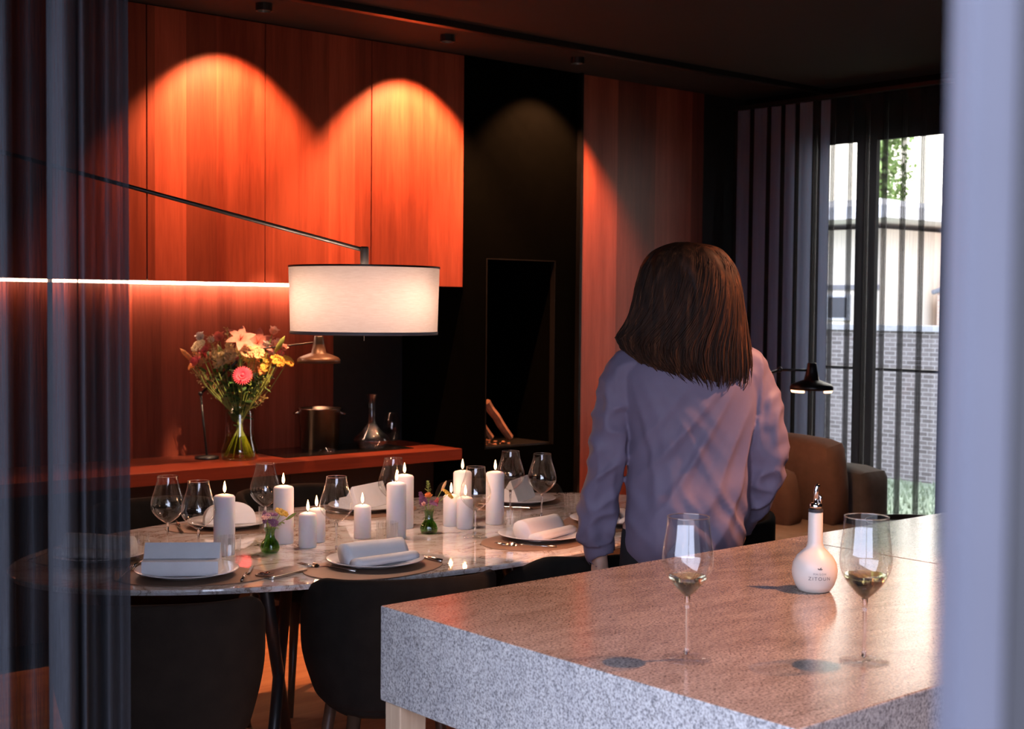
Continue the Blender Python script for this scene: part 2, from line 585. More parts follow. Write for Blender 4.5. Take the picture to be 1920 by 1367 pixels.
# ================================================================ cabinet wall
seams = [0.85, 1.41, 1.98, 2.58, 3.142, 3.711, 4.266]
for i in range(len(seams) - 1):
    x0, x1 = seams[i], seams[i + 1]
    words = ['far end of the row behind the sheer curtain', 'second from the end behind the sheer curtain', 'partly behind the sheer curtain edge', 'lit by the left pool of light',
             'between the two pools of light, above the flowers', 'last one, beside the black fireplace column'][i]
    t = thing('wall_cabinet', 'red walnut wall cabinet, ' + words, 'cabinet', (0, 0, 0), 0, 'walnut wall cabinets')
    MB().box((x0 + 0.001, YB + 0.021, 1.592), (x1 - 0.001, 5.85, CZ - 0.002)).build('cabinet_body', M_BLACK, t)
    MB().box((x0 + 0.0028, YB, 1.586), (x1 - 0.0028, YB + 0.02, CZ - 0.004)).build('cabinet_door', M_VEN, t, bevel=0.001)
led = MB().box((0.9, 5.786, 1.579), (3.84, 5.800, 1.5915))
tag(led.build('led_strip', glow('led_white', (1.0, 0.58, 0.38), 62.0)), 'thin glowing light strip under the walnut wall cabinets', 'light strip')
struct('trim_2', MB().box((0.62, 5.855, 0.0), (3.845, 5.873, 1.59)), M_VEN)       # niche backing
struct('trim_3', MB().box((3.846, 5.855, 0.0), (4.266, 5.873, 1.59)), M_BLACK)
t = thing('kitchen_worktop', 'long reddish wooden worktop ledge carrying the flowers and ice bucket', 'worktop', (0, 0, 0))
MB().box((0.7, YB - 0.006, WZ - 0.055), (4.264, 5.853, WZ)).build('wood_slab', M_WTOP, t, bevel=0.002)
for i, (x0, x1) in enumerate([(0.85, 1.70), (1.70, 2.55), (2.55, 3.40), (3.40, 4.25)]):
    c = thing('base_cabinet', 'black base cabinet under the wooden worktop, ' + ['at the curtain end', 'second from the curtain end', 'below the flower vase', 'beside the fireplace column'][i], 'cabinet', (0, 0, 0), 0, 'black base cabinets')
    MB().box((x0 + 0.002, 5.56, 0.08), (x1 - 0.002, 5.853, WZ - 0.056)).build('cabinet_body', M_BLACK, c)
    MB().box((x0 + 0.002, 5.54, 0.08), (x1 - 0.002, 5.5595, WZ - 0.06)).build('cabinet_door', M_BLACK, c)

# fireplace column
t = thing('fireplace', 'tall black built-in fireplace column with a dark open firebox', 'fireplace', (0, 0, 0))
m = MB()
m.box((4.272, YB, 0.0), (4.415, 5.85, CZ - 0.002)).box((4.885, YB, 0.0), (5.035, 5.85, CZ - 0.002))
m.box((4.415, YB, 1.733), (4.885, 5.85, CZ - 0.002)).box((4.415, YB, 0.0), (4.885, 5.85, 0.765))
m.box((4.415, 5.80, 0.765), (4.885, 5.85, 1.733))
m.build('surround', plain('fireplace_black', (0.0018, 0.0020, 0.0018), 1.0, spec=0.0), t)
fr = MB()
fr.box((4.415, YB - 0.004, 1.728), (4.885, YB + 0.03, 1.733)).box((4.415, YB - 0.004, 0.765), (4.42, YB + 0.03, 1.728)).box((4.88, YB - 0.004, 0.765), (4.885, YB + 0.03, 1.728))
fr.build('firebox_frame', M_REVEAL, t)
MB().box((4.42, YB + 0.02, 0.765), (4.88, 5.78, 0.775)).build('hearth_tray', M_METBLK, t)
MB().box((5.036, YB - 0.03, 0.0), (5.052, 5.85, CZ - 0.002)).build('side_fin', M_GLBLACK, t)
bark = plain('log_bark', (0.42, 0.20, 0.11), 0.9, var=0.5, vs=14, bmp=0.8, bs=60)
lg = [((4.455, 5.44, 0.81), (4.445, 5.47, 1.055), 0.032, 'thick upright split log leaning in the firebox corner'),
      ((4.475, 5.40, 1.00), (4.665, 5.43, 0.805), 0.022, 'long thin split log slanting across the firebox'),
      ((4.475, 5.50, 0.94), (4.61, 5.52, 0.80), 0.020, 'short split log behind the slanting one')]
for a, b_, r, lab in lg:
    mb = MB()
    a, b_ = Vector(a), Vector(b_)
    pts = [a.lerp(b_, k / 5) + Vector((random.Random(k).uniform(-.004, .004), 0, 0)) for k in range(6)]
    mb.tube(pts, [r * random.Random(k + 9).uniform(0.88, 1.12) for k in range(6)], 7)
    tag(mb.build('firewood_log', bark), lab, 'firewood', 'logs in the firebox')
mb = MB()
rnd = random.Random(4)
for k in range(60):
    mb.ball((rnd.uniform(4.43, 4.66), rnd.uniform(5.38, 5.62), 0.779), rnd.uniform(0.004, 0.010), 4, sc=(1.3, 1, 0.6))
tag(mb.build('wood_embers', bark), 'crumbled bark and embers on the hearth tray', 'embers', kind='stuff')
lamp('added_log_light', 'SPOT', (4.50, 5.36, 1.715), 9.0, (1, 0.45, 0.2), 0.01, 50, 0.5, aim=(4.53, 5.47, 0.8), parent=bpy.data.objects['fireplace'])  # added light with no fixture, lifts the dark logs

# walnut wall panel right of the fireplace
struct('trim_4', MB().box((5.053, YB, 0), (5.52, 5.85, CZ - 0.002)), wood('walnut_veneer_wide', (0.17, 0.029, 0.016), (0.35, 0.078, 0.044), 'z', bands=0.3, seed=0.2))
struct('trim_5', MB().box((5.521, YB, 0), (6.04, 5.85, CZ - 0.002)), bpy.data.materials['walnut_veneer_wide'])
struct('trim_6', MB().box((6.041, YB, 0), (XW, 5.85, CZ - 0.002)), M_BLACK)

# ceiling spotlights grazing the wall, one over the island, two added for brightness
def downlight(x, y, lab, energy, spot, aim, blend=0.25, col=WARM, size=0.012):
    t = thing('ceiling_spotlight', lab, 'spotlight', (x, y, CZ))
    MB().lathe([(0.0, 0.0), (0.034, 0.0), (0.034, -0.030), (0.028, -0.030), (0.024, -0.012), (0.0, -0.012)], 20).build('housing', M_METBLK, t)
    MB().lathe([(0.0, -0.0125), (0.022, -0.0125), (0.022, -0.0135), (0.0, -0.0135)], 20).build('lens', glow('lens_glow', (1.0, 0.7, 0.45), 3.0), t)
    lamp('spot_beam', 'SPOT', (0, 0, -0.034), energy, col, size, spot, blend, aim=None, parent=t).rotation_euler = (Vector(aim) - Vector((x, y, CZ - 0.034))).to_track_quat('-Z', 'Y').to_euler()


SPW = 215
for lx, k_, lab in ((2.94, 0.85, 'small black ceiling spotlight above the left pool of light'), (3.90, 1.25, 'small black ceiling spotlight above the right pool of light'),
                    (4.72, 0.8, 'small black ceiling spotlight in front of the fireplace column')):
    downlight(lx, YB - 0.33, lab, SPW * k_, 91, (lx, YB - 0.33 + 1.20, 0), 0.5, (1.0, 0.37, 0.15))
downlight(3.16, 4.40, 'added small black ceiling spotlight brightening the flower bouquet', 420, 12.5, (3.13, 5.46, 1.22), 1.0, (1.0, 0.62, 0.36))  # no such lamp known; added to light up the bouquet
downlight(2.9, 0.95, 'small black ceiling spotlight above the stone island', 350, 60, (2.10, 1.50, 0.9), 0.6, (1.0, 0.42, 0.20), 0.03)
downlight(3.5, 1.65, 'added small black ceiling spotlight warming the standing woman', 420, 30, (2.93, 2.40, 1.28), 0.8, (1.0, 0.42, 0.22), 0.03)  # extra beam put in for warmth on the woman's right side

# ================================================================ pendant-style lamp over the table
LC = Vector((2.545, 3.695, 0))
t = thing('arc_lamp', 'white drum shade lamp on a long slanting black arm above the table', 'lamp', (LC.x, LC.y, 1.40))
rt, rb = 0.244, 0.238
sh = MB().lathe([(rb, 0.006), (rt, 0.218)], 96)
m, n, l, b = nt('lamp_shade_linen')
out = n['Material Output']
v = coords(n, l, (1, 1, 14))
f = noise(n, l, v, 30, 4, 0.7)
colr = ramp(n, l, f, [(0.3, (0.80, 0.67, 0.60)), (0.7, (0.93, 0.82, 0.76))])
tl = n.new('ShaderNodeBsdfTranslucent')
l.new(colr, tl.inputs[0]); l.new(colr, b.inputs['Base Color'])
b.inputs['Roughness'].default_value = 0.9
mx = n.new('ShaderNodeMixShader'); mx.inputs[0].default_value = 0.09
l.new(b.outputs[0], mx.inputs[1]); l.new(tl.outputs[0], mx.inputs[2]); l.new(mx.outputs[0], out.inputs['Surface'])
M_SHADE = m
sh.build('lamp_shade', M_SHADE, t, smooth=True)
MB().lathe([(rb - 0.003, 0), (rb + 0.002, 0), (rb + 0.002, 0.010), (rb - 0.003, 0.010)], 96, closed=True).build('bottom_rim', plain('grey_trim', (0.12, 0.12, 0.14), 0.5), t, smooth=True)
MB().lathe([(rt - 0.003, 0.214), (rt + 0.002, 0.214), (rt + 0.002, 0.220), (rt - 0.003, 0.220)], 96, closed=True).build('top_rim', M_METBLK, t, smooth=True)
sp = MB()
for k in range(3):
    a = k * 2 * PI / 3 + 0.5
    sp.tube([(0.012 * math.cos(a), 0.012 * math.sin(a), 0.21), ((rt - 0.002) * math.cos(a), (rt - 0.002) * math.sin(a), 0.214)], 0.002, 6)
sp.build('shade_spider', M_METBLK, t)
MB().lathe([(0, 0.12), (0.013, 0.12), (0.014, 0.278), (0.012, 0.284), (0, 0.284)], 20).build('socket_stem', M_METBLK, t, smooth=True)
MB().tube([(0, 0, 0.12), (0, 0, -0.022)], 0.0012, 6).build('pull_cord', M_STEEL, t)
RX, RY = 0.758, -0.652
for s in (-1, 1):
    p = Vector((s * 0.095 * RX - 0.652 * 0.08, s * 0.095 * RY - 0.757 * 0.08, 0.150))
    MB().ball(p, 0.022, 10, sc=(1, 1, 1.2)).build('bulb', glow('bulb_glow', (1, 0.80, 0.60), 16.0), t, smooth=True)
    lamp('bulb_light', 'POINT', p + Vector((0, 0, -0.03)), 11.5, (1, 0.64, 0.46), 0.012, parent=t)
# arm: rises along the cabinet side towards a wall bracket far left
a0 = Vector((0, 0, 0.272))
slope = Vector((-0.576, 0.507, 0.200))
a1 = a0 + slope * 3.1
MB().tube([a0, a0.lerp(a1, .5), a1], 0.0072, 10).build('arm', M_METBLK, t, smooth=True)
pb = Vector((a1.x, a1.y, 0))
MB().tube([(a1.x, a1.y, -1.38), (a1.x, a1.y, a1.z + 0.12)], 0.012, 12).build('pole', M_METBLK, t, smooth=True)
MB().lathe([(0, -1.40), (0.17, -1.40), (0.17, -1.38), (0.02, -1.372), (0, -1.372)], 40, M=Matrix.Translation((a1.x, a1.y, 0))).build('base', M_METBLK, t)
MB().box((a1.x - 0.02, a1.y - 0.02, a1.z - 0.03), (a1.x + 0.02, a1.y + 0.02, a1.z + 0.03)).build('clamp', M_METBLK, t, bevel=0.003)

# ================================================================ oval marble table
TC = Vector((2.65, 3.65))
TA, TB = 1.27, 0.655
t = thing('dining_table', 'large oval marble dining table laid for dinner', 'table', (TC.x, TC.y, 0))
mb = MB()
nn = 120
ring = lambda sx, z: [((TA - sx) * math.cos(2 * PI * i / nn), (TB - sx) * math.sin(2 * PI * i / nn), z) for i in range(nn)]
rings = [ring(0.0, 0.744), ring(0.0015, 0.7485), ring(0.005, 0.75)]
vs = sum([ring(0.035, 0.728), ring(0.004, 0.735)] + rings, [])
fs = []
for k in range(4):
    for i in range(nn):
        j = (i + 1) % nn
        fs.append((k * nn + i, k * nn + j, (k + 1) * nn + j, (k + 1) * nn + i))
fs.append(tuple(4 * nn + i for i in range(nn)))
fs.append(tuple(range(nn))[::-1])
mb.add(vs, fs)
mb.build('marble_top', M_MARB, t)
ub = MB()
for (cx_) in (-0.45, 0.55):
    ub.box((cx_ - 0.03, -0.33, 0.700), (cx_ + 0.03, 0.33, 0.7275))
ub.box((-0.45, -0.03, 0.700), (0.55, 0.03, 0.7275))
ub.build('under_frame', M_METBLK, t)
for cx_ in (-0.45, 0.55):
    for s in (-1, 1):
        d = Vector((0.20, 0.26)) if cx_ < 0 else Vector((0.1, 0.28))
        off = 0.0015 * s
        MB().tube([(cx_ - s * d.x + off, -s * d.y, 0.0), (cx_ + s * d.x + off, s * d.y, 0.702)], [0.017, 0.020], 14).build('leg', M_METBLK, t, smooth=True)

TZ = 0.75

# ================================================================ chairs
def make_chair():
    t = thing('dining_chair', 'x', 'chair', (0, 0, 0), 0, 'charcoal felt dining chairs')
    # local: +y faces the table, back at y = -0.25
    def shell(u, v):
        a = (u * 2 - 1) * R(112)
        w_ = abs(u * 2 - 1)
        top = 0.785 - 0.012 * w_ ** 2 - 0.15 * max(0, (w_ - 0.50) / 0.5) ** 2.2
        z = 0.425 + (top - 0.425) * v
        k = 0.84 + 0.16 * math.sin(min(1, v * 1.5) * PI / 2)
        ex = 0.72
        cx_ = math.copysign(abs(math.sin(a)) ** ex, math.sin(a))
        cy_ = math.copysign(abs(math.cos(a)) ** ex, math.cos(a))
        return Vector((0.245 * k * cx_, -0.235 * k * cy_, z))
    MB().grid(shell, 40, 12).build('backrest', M_CHAIR, t, smooth=True, solid=0.034, sub=1)
    def seat(u, v):
        a = 2 * PI * u
        prof = [(0.0, 0.405), (0.19, 0.405), (0.21, 0.42), (0.215, 0.45), (0.20, 0.478), (0.12, 0.487), (0.0, 0.488)]
        r, z = prof[round(v * 6)]
        c, s_ = math.cos(a), math.sin(a)
        q = (abs(c) ** 3.2 + abs(s_) ** 3.2) ** (-1 / 3.2)
        return Vector((r * q * c, r * q * s_ + 0.005, z))
    MB().grid(seat, 48, 6, wrapu=True).build('seat', M_CHAIR, t, smooth=True)
    for sx in (-1, 1):
        for sy in (-1, 1):
            MB().tube([(sx * 0.15, sy * 0.14, 0.41), (sx * 0.205, sy * 0.195, 0.0)], [0.019, 0.011], 12).build('leg', M_LEGW, t, smooth=True)
    return t


chairs = [((1.575, 3.185), (0.53, 0.85), 'charcoal chair nearest the curtain, its rounded back turned to the viewer'),
          ((2.225, 3.06), (0.38, 0.92), 'charcoal chair in front of the table, next to the stone island corner'),
          ((2.88, 3.00), (0.10, 1.0), 'charcoal chair mostly hidden behind the stone island'),
          ((3.60, 3.16), (-0.6, 0.8), 'charcoal chair at the table end, hidden behind the standing woman'),
          ((2.22, 4.42), (0.0, -1.0), 'charcoal chair on the far side of the table behind the tall left candle'),
          ((2.80, 4.42), (0.0, -1.0), 'charcoal chair on the far side of the table, middle one under the lamp'),
          ((3.50, 4.13), (-0.62, -0.78), 'charcoal chair at the far right of the table below the fireplace')]
ch0 = make_chair()
for i, (p, d, lab) in enumerate(chairs):
    rz = math.atan2(-d[0], d[1])
    if i == 0:
        ch0.location = (*p, 0); ch0.rotation_euler = (0, 0, rz); ch0['label'] = lab
    else:
        dup(ch0, (*p, 0), rz, lab)

# ================================================================ place settings
def pebble_mat(name, w_, d_):
    mb = MB()
    N = 64
    def o(i, s):
        a = 2 * PI * i / N
        q = 1 + 0.05 * math.cos(2 * a + 0.8) + 0.03 * math.cos(3 * a)
        return ((w_ - s) * q * math.cos(a), (d_ - s) * q * math.sin(a))
    vs = [(*o(i, 0), 0) for i in range(N)] + [(*o(i, 0), 0.002) for i in range(N)] + [(*o(i, 0.001), 0.003) for i in range(N)]
    fs = [(k * N + i, k * N + (i + 1) % N, (k + 1) * N + (i + 1) % N, (k + 1) * N + i) for k in range(2) for i in range(N)]
    fs += [tuple(2 * N + i for i in range(N)), tuple(range(N))[::-1]]
    return mb.add(vs, fs).build(name, M_MAT)


def plate_obj():
    p = [(0, 0.004), (0.085, 0.004), (0.10, 0.008), (0.139, 0.0165), (0.1405, 0.018), (0.139, 0.019), (0.10, 0.011), (0.086, 0.0075), (0, 0.0075)]
    mb = MB().lathe([(0.0, 0.0), (0.082, 0.0), (0.086, 0.003)] + [(0.10, 0.006)] + p[3:], 64)
    return mb.build('dinner_plate', M_PORC, smooth=True)


def lobe(cx_, cz_, a, b_, n=14, start=0, end=2 * PI):
    return [(cx_ + a * math.cos(start + (end - start) * i / n), cz_ + b_ * math.sin(start + (end - start) * i / n)) for i in range(n)]


def napkin_mesh(kind):
    """linen napkin folded into a big standing loop with a small roll in front of it; long axis is local x."""
    mb = MB()
    if kind == 'roll':
        big = [(-0.030, 0.0), (-0.006, 0.0), (0.022, 0.001), (0.034, 0.012), (0.040, 0.030), (0.034, 0.048), (0.020, 0.058), (0.004, 0.059), (-0.010, 0.050), (-0.018, 0.036), (-0.024, 0.020)]
        small = [(-0.030, 0.0), (-0.060, 0.001), (-0.070, 0.008), (-0.070, 0.018), (-0.058, 0.026), (-0.042, 0.026), (-0.024, 0.018), (-0.018, 0.008)]
        L = 0.105
        def sweep(prof, x0, x1):
            k = len(prof); N = 14; vs = []
            for j in range(N + 1):
                s = j / N
                w_ = 1 + 0.03 * math.sin(s * 5 + prof[3][1] * 40)
                for (p, q) in prof:
                    vs.append((x0 + (x1 - x0) * s + 0.002 * math.sin(q * 90), p * w_, q * w_))
            fs = [(j * k + i, j * k + (i + 1) % k, (j + 1) * k + (i + 1) % k, (j + 1) * k + i) for j in range(N) for i in range(k)]
            fs += [tuple(range(k))[::-1], tuple(N * k + i for i in range(k))]
            mb.add(vs, fs)
        sweep(big, -L, L * 0.98)
        sweep(small, -L * 1.02, L)
    elif kind == 'tent':
        prof = [(-0.052, 0.0), (-0.049, 0.0385), (-0.020, 0.042), (0.004, 0.082), (0.007, 0.082), (0.040, 0.0)]
        mb.extrude(prof, -0.102, 0.102)
    else:   # 'fan': rounded standing fold
        N = 20
        vs = []
        for s, th in ((-1, 0.030), (1, 0.030)):
            for i in range(N + 1):
                a = PI * i / N
                vs.append((0.085 * math.cos(a), s * (th * (1 - 0.85 * math.sin(a))), 0.072 * math.sin(a) ** 0.6))
        fs = [(i, i + 1, N + 2 + i, N + 1 + i) for i in range(N)] + [tuple(range(N + 1))[::-1], tuple(range(N + 1, 2 * N + 2)), (0, N + 1, 2 * N + 1, N)]
        mb.add(vs, fs)
    return mb.build('folded_napkin', M_NAP, smooth=(kind == 'roll'), bevel=0.0025 if kind != 'roll' else 0.0)


def fork_parts(t):
    mb = MB()
    mb.tube([(0, 0, .004), (0, 0.05, .005), (0, 0.10, 0.006), (0, 0.125, 0.004)], [0.0045, 0.0035, 0.0022, 0.003], 8, flat=0.5)
    mb.build('handle', M_STEEL, t, smooth=True)
    mb = MB()
    mb.tube([(0, 0.124, 0.004), (0, 0.135, .003), (0, 0.150, .003)], [0.004, 0.010, 0.0115], 10, flat=0.16)
    for k in range(4):
        x = -0.0088 + k * 0.0058
        mb.tube([(x, 0.148, 0.003), (x, 0.17, 0.0045), (x, 0.195, 0.008)], [0.0018, 0.0016, 0.0009], 6)
    mb.build('tines', M_STEEL, t, smooth=True)


def knife_parts(t):
    MB().tube([(0, 0, .005), (0, 0.05, .005), (0, 0.095, 0.005)], [0.006, 0.0065, 0.004], 10, flat=0.6).build('handle', M_STEEL, t, smooth=True)
    MB().extrude([(0.094, 0.0035), (0.20, 0.0035), (0.215, 0.0045), (0.205, 0.013), (0.10, 0.012)], -0.0008, 0.0008, M=Matrix.Rotation(R(62), 4, 'Y')).build('blade', M_STEEL, t)


def tumbler_parts(t, h=0.083, r=0.033):
    MB().lathe([(r * 0.93, 0.004), (r * 0.97, h * 0.5), (r, h)], 160, wob=lambda a, z: 1 + 0.016 * math.cos(20 * a)).build('glass_wall', M_TGLASS, t, smooth=True)
    MB().lathe([(0.0, 0.0009), (r * 0.88, 0.0009), (r * 0.93, 0.004), (r * 0.8, 0.009), (0.0, 0.007)], 32).build('glass_base', M_FOOT, t, smooth=True)


# position, rotation of setting (deg), which
F_ = lambda d: math.atan2(d[1], d[0])
settings = [
    dict(n='nearest the curtain', plate=(1.76, 3.40), mat=(1.762, 3.395), rz=-36, nap='tent'),
    dict(n='beside the phone', plate=(2.255, 3.212), mat=(2.222, 3.172), rz=2, nap='roll'),
    dict(n='beside the standing woman', plate=(2.925, 3.245), mat=(2.895, 3.225), rz=15, nap='roll'),
    dict(n='at the end behind the woman', plate=(3.33, 3.34), mat=(3.33, 3.36), rz=50, nap='roll'),
    dict(n='at the far left behind the tall candle', plate=(2.262, 4.07), mat=(2.262, 4.05), rz=160, nap='fan'),
    dict(n='in the middle of the far side', plate=(2.84, 4.10), mat=(2.82, 4.07), rz=-158, nap='tent'),
    dict(n='at the far right by two wine glasses', plate=(3.40, 3.90), mat=(3.38, 3.89), rz=-150, nap='tent'),
    dict(n='behind the sheer curtain', plate=(1.675, 3.78), mat=(1.68, 3.785), rz=-50, nap='roll')]
mat0 = pebble_mat('placemat', 0.205, 0.155)
tag(mat0, 'x', 'placemat', 'taupe leather placemats')
pl0 = plate_obj()
tag(pl0, 'x', 'plate', 'white dinner plates')
naps = {}
fk0 = kn0 = None
for i, s in enumerate(settings):
    rz = R(s['rz'])
    mo = mat0 if i == 0 else mat0.copy()
    po = pl0 if i == 0 else pl0.copy()
    if i:
        C.objects.link(mo); C.objects.link(po)
    mo.location = (*s['mat'], TZ); mo.rotation_euler = (0, 0, rz)
    mo['label'] = 'taupe leather oval placemat ' + s['n']
    po.location = (*s['plate'], TZ + 0.0032); po.rotation_euler = (0, 0, rz)
    po['label'] = 'white round dinner plate ' + s['n']
    if s['nap'] not in naps:
        no = napkin_mesh(s['nap']); naps[s['nap']] = no
    else:
        no = naps[s['nap']].copy(); C.objects.link(no)
    no.location = (*s['plate'], TZ + 0.0032 + 0.0078); no.rotation_euler = (0, 0, rz)
    if s['nap'] == 'tent':
        no.location = Vector(no.location) + Matrix.Rotation(rz, 3, 'Z') @ Vector((-0.01, -0.01, 0))
    tag(no, {'tent': 'white linen napkin standing in a sharp crease, ', 'roll': 'white linen napkin folded into loop and roll, ', 'fan': 'white linen napkin folded into a rounded hood, '}[s['nap']] + s['n'], 'napkin', 'folded linen napkins')
    c, sn = math.cos(rz), math.sin(rz)
    def loc(x, y):
        return (s['plate'][0] + c * x - sn * y, s['plate'][1] + sn * x + c * y, TZ + 0.0032)
    if fk0 is None:
        fk0 = thing('table_fork', 'x', 'fork', (0, 0, 0), 0, 'steel forks'); fork_parts(fk0)
        kn0 = thing('table_knife', 'x', 'knife', (0, 0, 0), 0, 'steel knives'); knife_parts(kn0)
        fo, ko = fk0, kn0
    else:
        fo, ko = dup(fk0, (0, 0, 0)), dup(kn0, (0, 0, 0))
    fo.location = loc(-0.165, -0.095); fo.rotation_euler = (0, 0, rz)
    ko.location = loc(0.160, -0.105); ko.rotation_euler = (0, 0, rz)
    fo['label'] = 'steel fork left of the plate ' + s['n']
    ko['label'] = 'steel knife right of the plate ' + s['n']
bpy.data.objects['table_fork.001'].rotation_euler = (0, 0, R(22))
bpy.data.objects['table_fork.001'].location = (2.143, 3.145, TZ + 0.0032)
bpy.data.objects['table_fork.002'].rotation_euler = (0, 0, R(38))
bpy.data.objects['table_fork.002'].location = (2.845, 3.085, TZ + 0.0032)

tum = [((1.924, 3.463), 'touching the placemat nearest the curtain, in front of a tall candle'), ((2.43, 3.40), 'behind the rolled napkin beside the phone'), ((2.912, 3.375), 'behind the rolled napkin beside the woman'),
       ((3.323, 3.520), 'standing alone just left of the woman'), ((3.09, 3.19), 'beside the woman, right of the rolled napkin'), ((2.31, 3.895), 'behind the tall left candle, by the hooded napkin'),
       ((1.738, 3.655), 'at the edge of the sheer curtain')]
t0 = None
for p, lab in tum:
    if t0 is None:
        t0 = thing('water_tumbler', 'ribbed clear tumbler ' + lab, 'glass', (*p, TZ), 0, 'ribbed tumblers'); tumbler_parts(t0)
    else:
        dup(t0, (*p, TZ), 0, 'ribbed clear tumbler ' + lab)


def wineglass(name, label, loc, h, rmax, rrim, zb, zw, foot, group, segs=48):
    t = thing(name, label, 'glass', loc, 0, group)
    prof = []
    N = 26
    for i in range(N + 1):
        s = i / N
        z = zb + (h - zb) * s
        zs = (zw - zb) / (h - zb)
        if s < zs:
            r = 0.004 + (rmax - 0.004) * math.sin(PI / 2 * (s / zs)) ** 0.86
        else:
            q = (s - zs) / (1 - zs)
            r = rmax - (rmax - rrim) * (q * q * (3 - 2 * q)) ** 0.95
        prof.append((r, z))
    MB().lathe(prof, segs).build('bowl', M_GLASS, t, smooth=True)
    MB().lathe([(rrim - 0.0008, h - 0.0008), (rrim + 0.0006, h - 0.0008), (rrim + 0.0006, h + 0.0006), (rrim - 0.0008, h + 0.0006)], segs, closed=True).build('rim', M_SGLASS, t, smooth=True)
    MB().lathe([(0, 0.006), (0.0045, 0.010), (0.0030, 0.022), (0.0028, zb * 0.6), (0.0034, zb * 0.85), (0.0052, zb + 0.002), (0.0, zb + 0.005)], 16).build('stem', M_SGLASS, t, smooth=True)
    MB().lathe([(0, 0.0009), (foot, 0.0009), (foot, 0.0018), (foot * 0.5, 0.003), (0.008, 0.006), (0, 0.009)], segs).build('foot', M_FOOT, t, smooth=True)
    return t, prof


wg = [((1.884, 3.761), 'empty wine glass at the left, beside the curtain'), ((1.903, 3.604), 'empty wine glass just left of the tall candle nearest the curtain'),
      ((2.285, 3.875), 'empty wine glass behind the left bud vase'), ((2.281, 3.454), 'empty wine glass in front of the pair of short candles'),
      ((2.708, 3.756), 'empty wine glass behind the pair of tall centre candles'), ((2.775, 3.397), 'empty wine glass in front of the right candle group'),
      ((3.179, 3.695), 'empty wine glass directly right of the tall right candle'), ((3.212, 3.563), 'empty wine glass farthest right on the table')]
g0 = None
for p, lab in wg:
    if g0 is None:
        g0, _ = wineglass('wine_glass', lab, (*p, TZ), 0.228, 0.0505, 0.0310, 0.086, 0.140, 0.040, 'empty wine glasses on the marble table')
    else:
        dup(g0, (*p, TZ), 0, lab)

# ---------------------------------------------------------------- candles
def candle(h, r, label, loc, group, lean=0.0):
    t = thing('pillar_candle', label, 'candle', loc, 0, group)
    MB().lathe([(0, 0), (r - 0.002, 0), (r, 0.003), (r, h - 0.009), (r - 0.004, h - 0.004), (r * 0.45, h - 0.0005), (0, h - 0.001)], 36).build('wax', M_WAX, t, smooth=True)
    MB().tube([(0, 0, h - 0.003), (0.001, 0, h + 0.006), (0.002, 0, h + 0.010)], 0.0009, 6).build('wick', M_GASK, t)
    pr = [(0, 0.004), (0.0030, 0.008), (0.0046, 0.014), (0.0042, 0.021), (0.0024, 0.030), (0.0008, 0.037), (0, 0.039)]
    sh_ = Matrix.Translation((0.001, 0, h)) @ Matrix.Shear('XY', 4, (0.0 + lean, 0.0))
    MB().lathe(pr, 14, M=sh_).build('flame', M_FLAME, t, smooth=True)
    lamp('flame_light', 'POINT', (0.001, 0, h + 0.020), 0.36, (1.0, 0.42, 0.20), 0.006, parent=t)
    return t


cands = [((1.995, 3.619), 0.181, 0.0315, 'tall white candle farthest left, behind the ribbed tumbler'),
         ((2.238, 3.685), 0.181, 0.0315, 'tall white candle right behind the left bud vase'),
         ((2.257, 3.576), 0.108, 0.0275, 'short white candle in front of its twin, left of centre'),
         ((2.330, 3.639), 0.108, 0.0275, 'short white candle half hidden behind its twin, left of centre'),
         ((2.483, 3.609), 0.110, 0.0275, 'short white candle standing alone left of the tall centre pair'),
         ((2.568, 3.543), 0.179, 0.031, 'tall white candle at the front of the centre pair'),
         ((2.706, 3.689), 0.179, 0.031, 'tall white candle at the back of the centre pair'),
         ((2.931, 3.659), 0.186, 0.031, 'tall white candle behind the two short ones on the right'),
         ((2.860, 3.630), 0.112, 0.0275, 'short white candle at the left of the right group'),
         ((2.861, 3.557), 0.110, 0.0275, 'short white candle at the front of the right group'),
         ((3.005, 3.573), 0.181, 0.0325, 'tall white candle farthest right')]
protos = {}
for p, h, r, lab in cands:
    key = 'tall' if h > 0.15 else 'short'
    g = 'burning pillar candles on the table'
    if key not in protos:
        protos[key] = candle(h, r, lab, (*p, TZ), g)
    else:
        c_ = dup(protos[key], (*p, TZ), random.Random(p[0]).uniform(0, 6), lab)

# ---------------------------------------------------------------- phone
t = thing('smartphone', 'dark grey smartphone lying face down between two placemats', 'phone', (1.975, 3.262, TZ), R(16))
def rrect(w_, h_, r, z, n=6):
    o = []
    for cx_, cy_, a0_ in ((w_ - r, h_ - r, 0), (-w_ + r, h_ - r, 90), (-w_ + r, -h_ + r, 180), (w_ - r, -h_ + r, 270)):
        for k in range(n + 1):
            a = R(a0_ + 90 * k / n)
            o.append((cx_ + r * math.cos(a), cy_ + r * math.sin(a), z))
    return o
def slab(mb, w_, h_, r, z0, z1, m=0, off=(0, 0)):
    a = [(x + off[0], y + off[1], z) for x, y, z in rrect(w_, h_, r, z0)]
    b_ = [(x + off[0], y + off[1], z) for x, y, z in rrect(w_, h_, r, z1)]
    k = len(a)
    mb.add(a + b_, [(i, (i + 1) % k, k + (i + 1) % k, k + i) for i in range(k)] + [tuple(range(k))[::-1], tuple(range(k, 2 * k))], m)
    return mb
slab(MB(), 0.073, 0.0355, 0.010, 0.0, 0.0078).build('phone_body', [M_STEEL], t, bevel=0.0012)
slab(MB(), 0.0715, 0.034, 0.009, 0.0078, 0.0083).build('back_glass', M_PHONE, t)
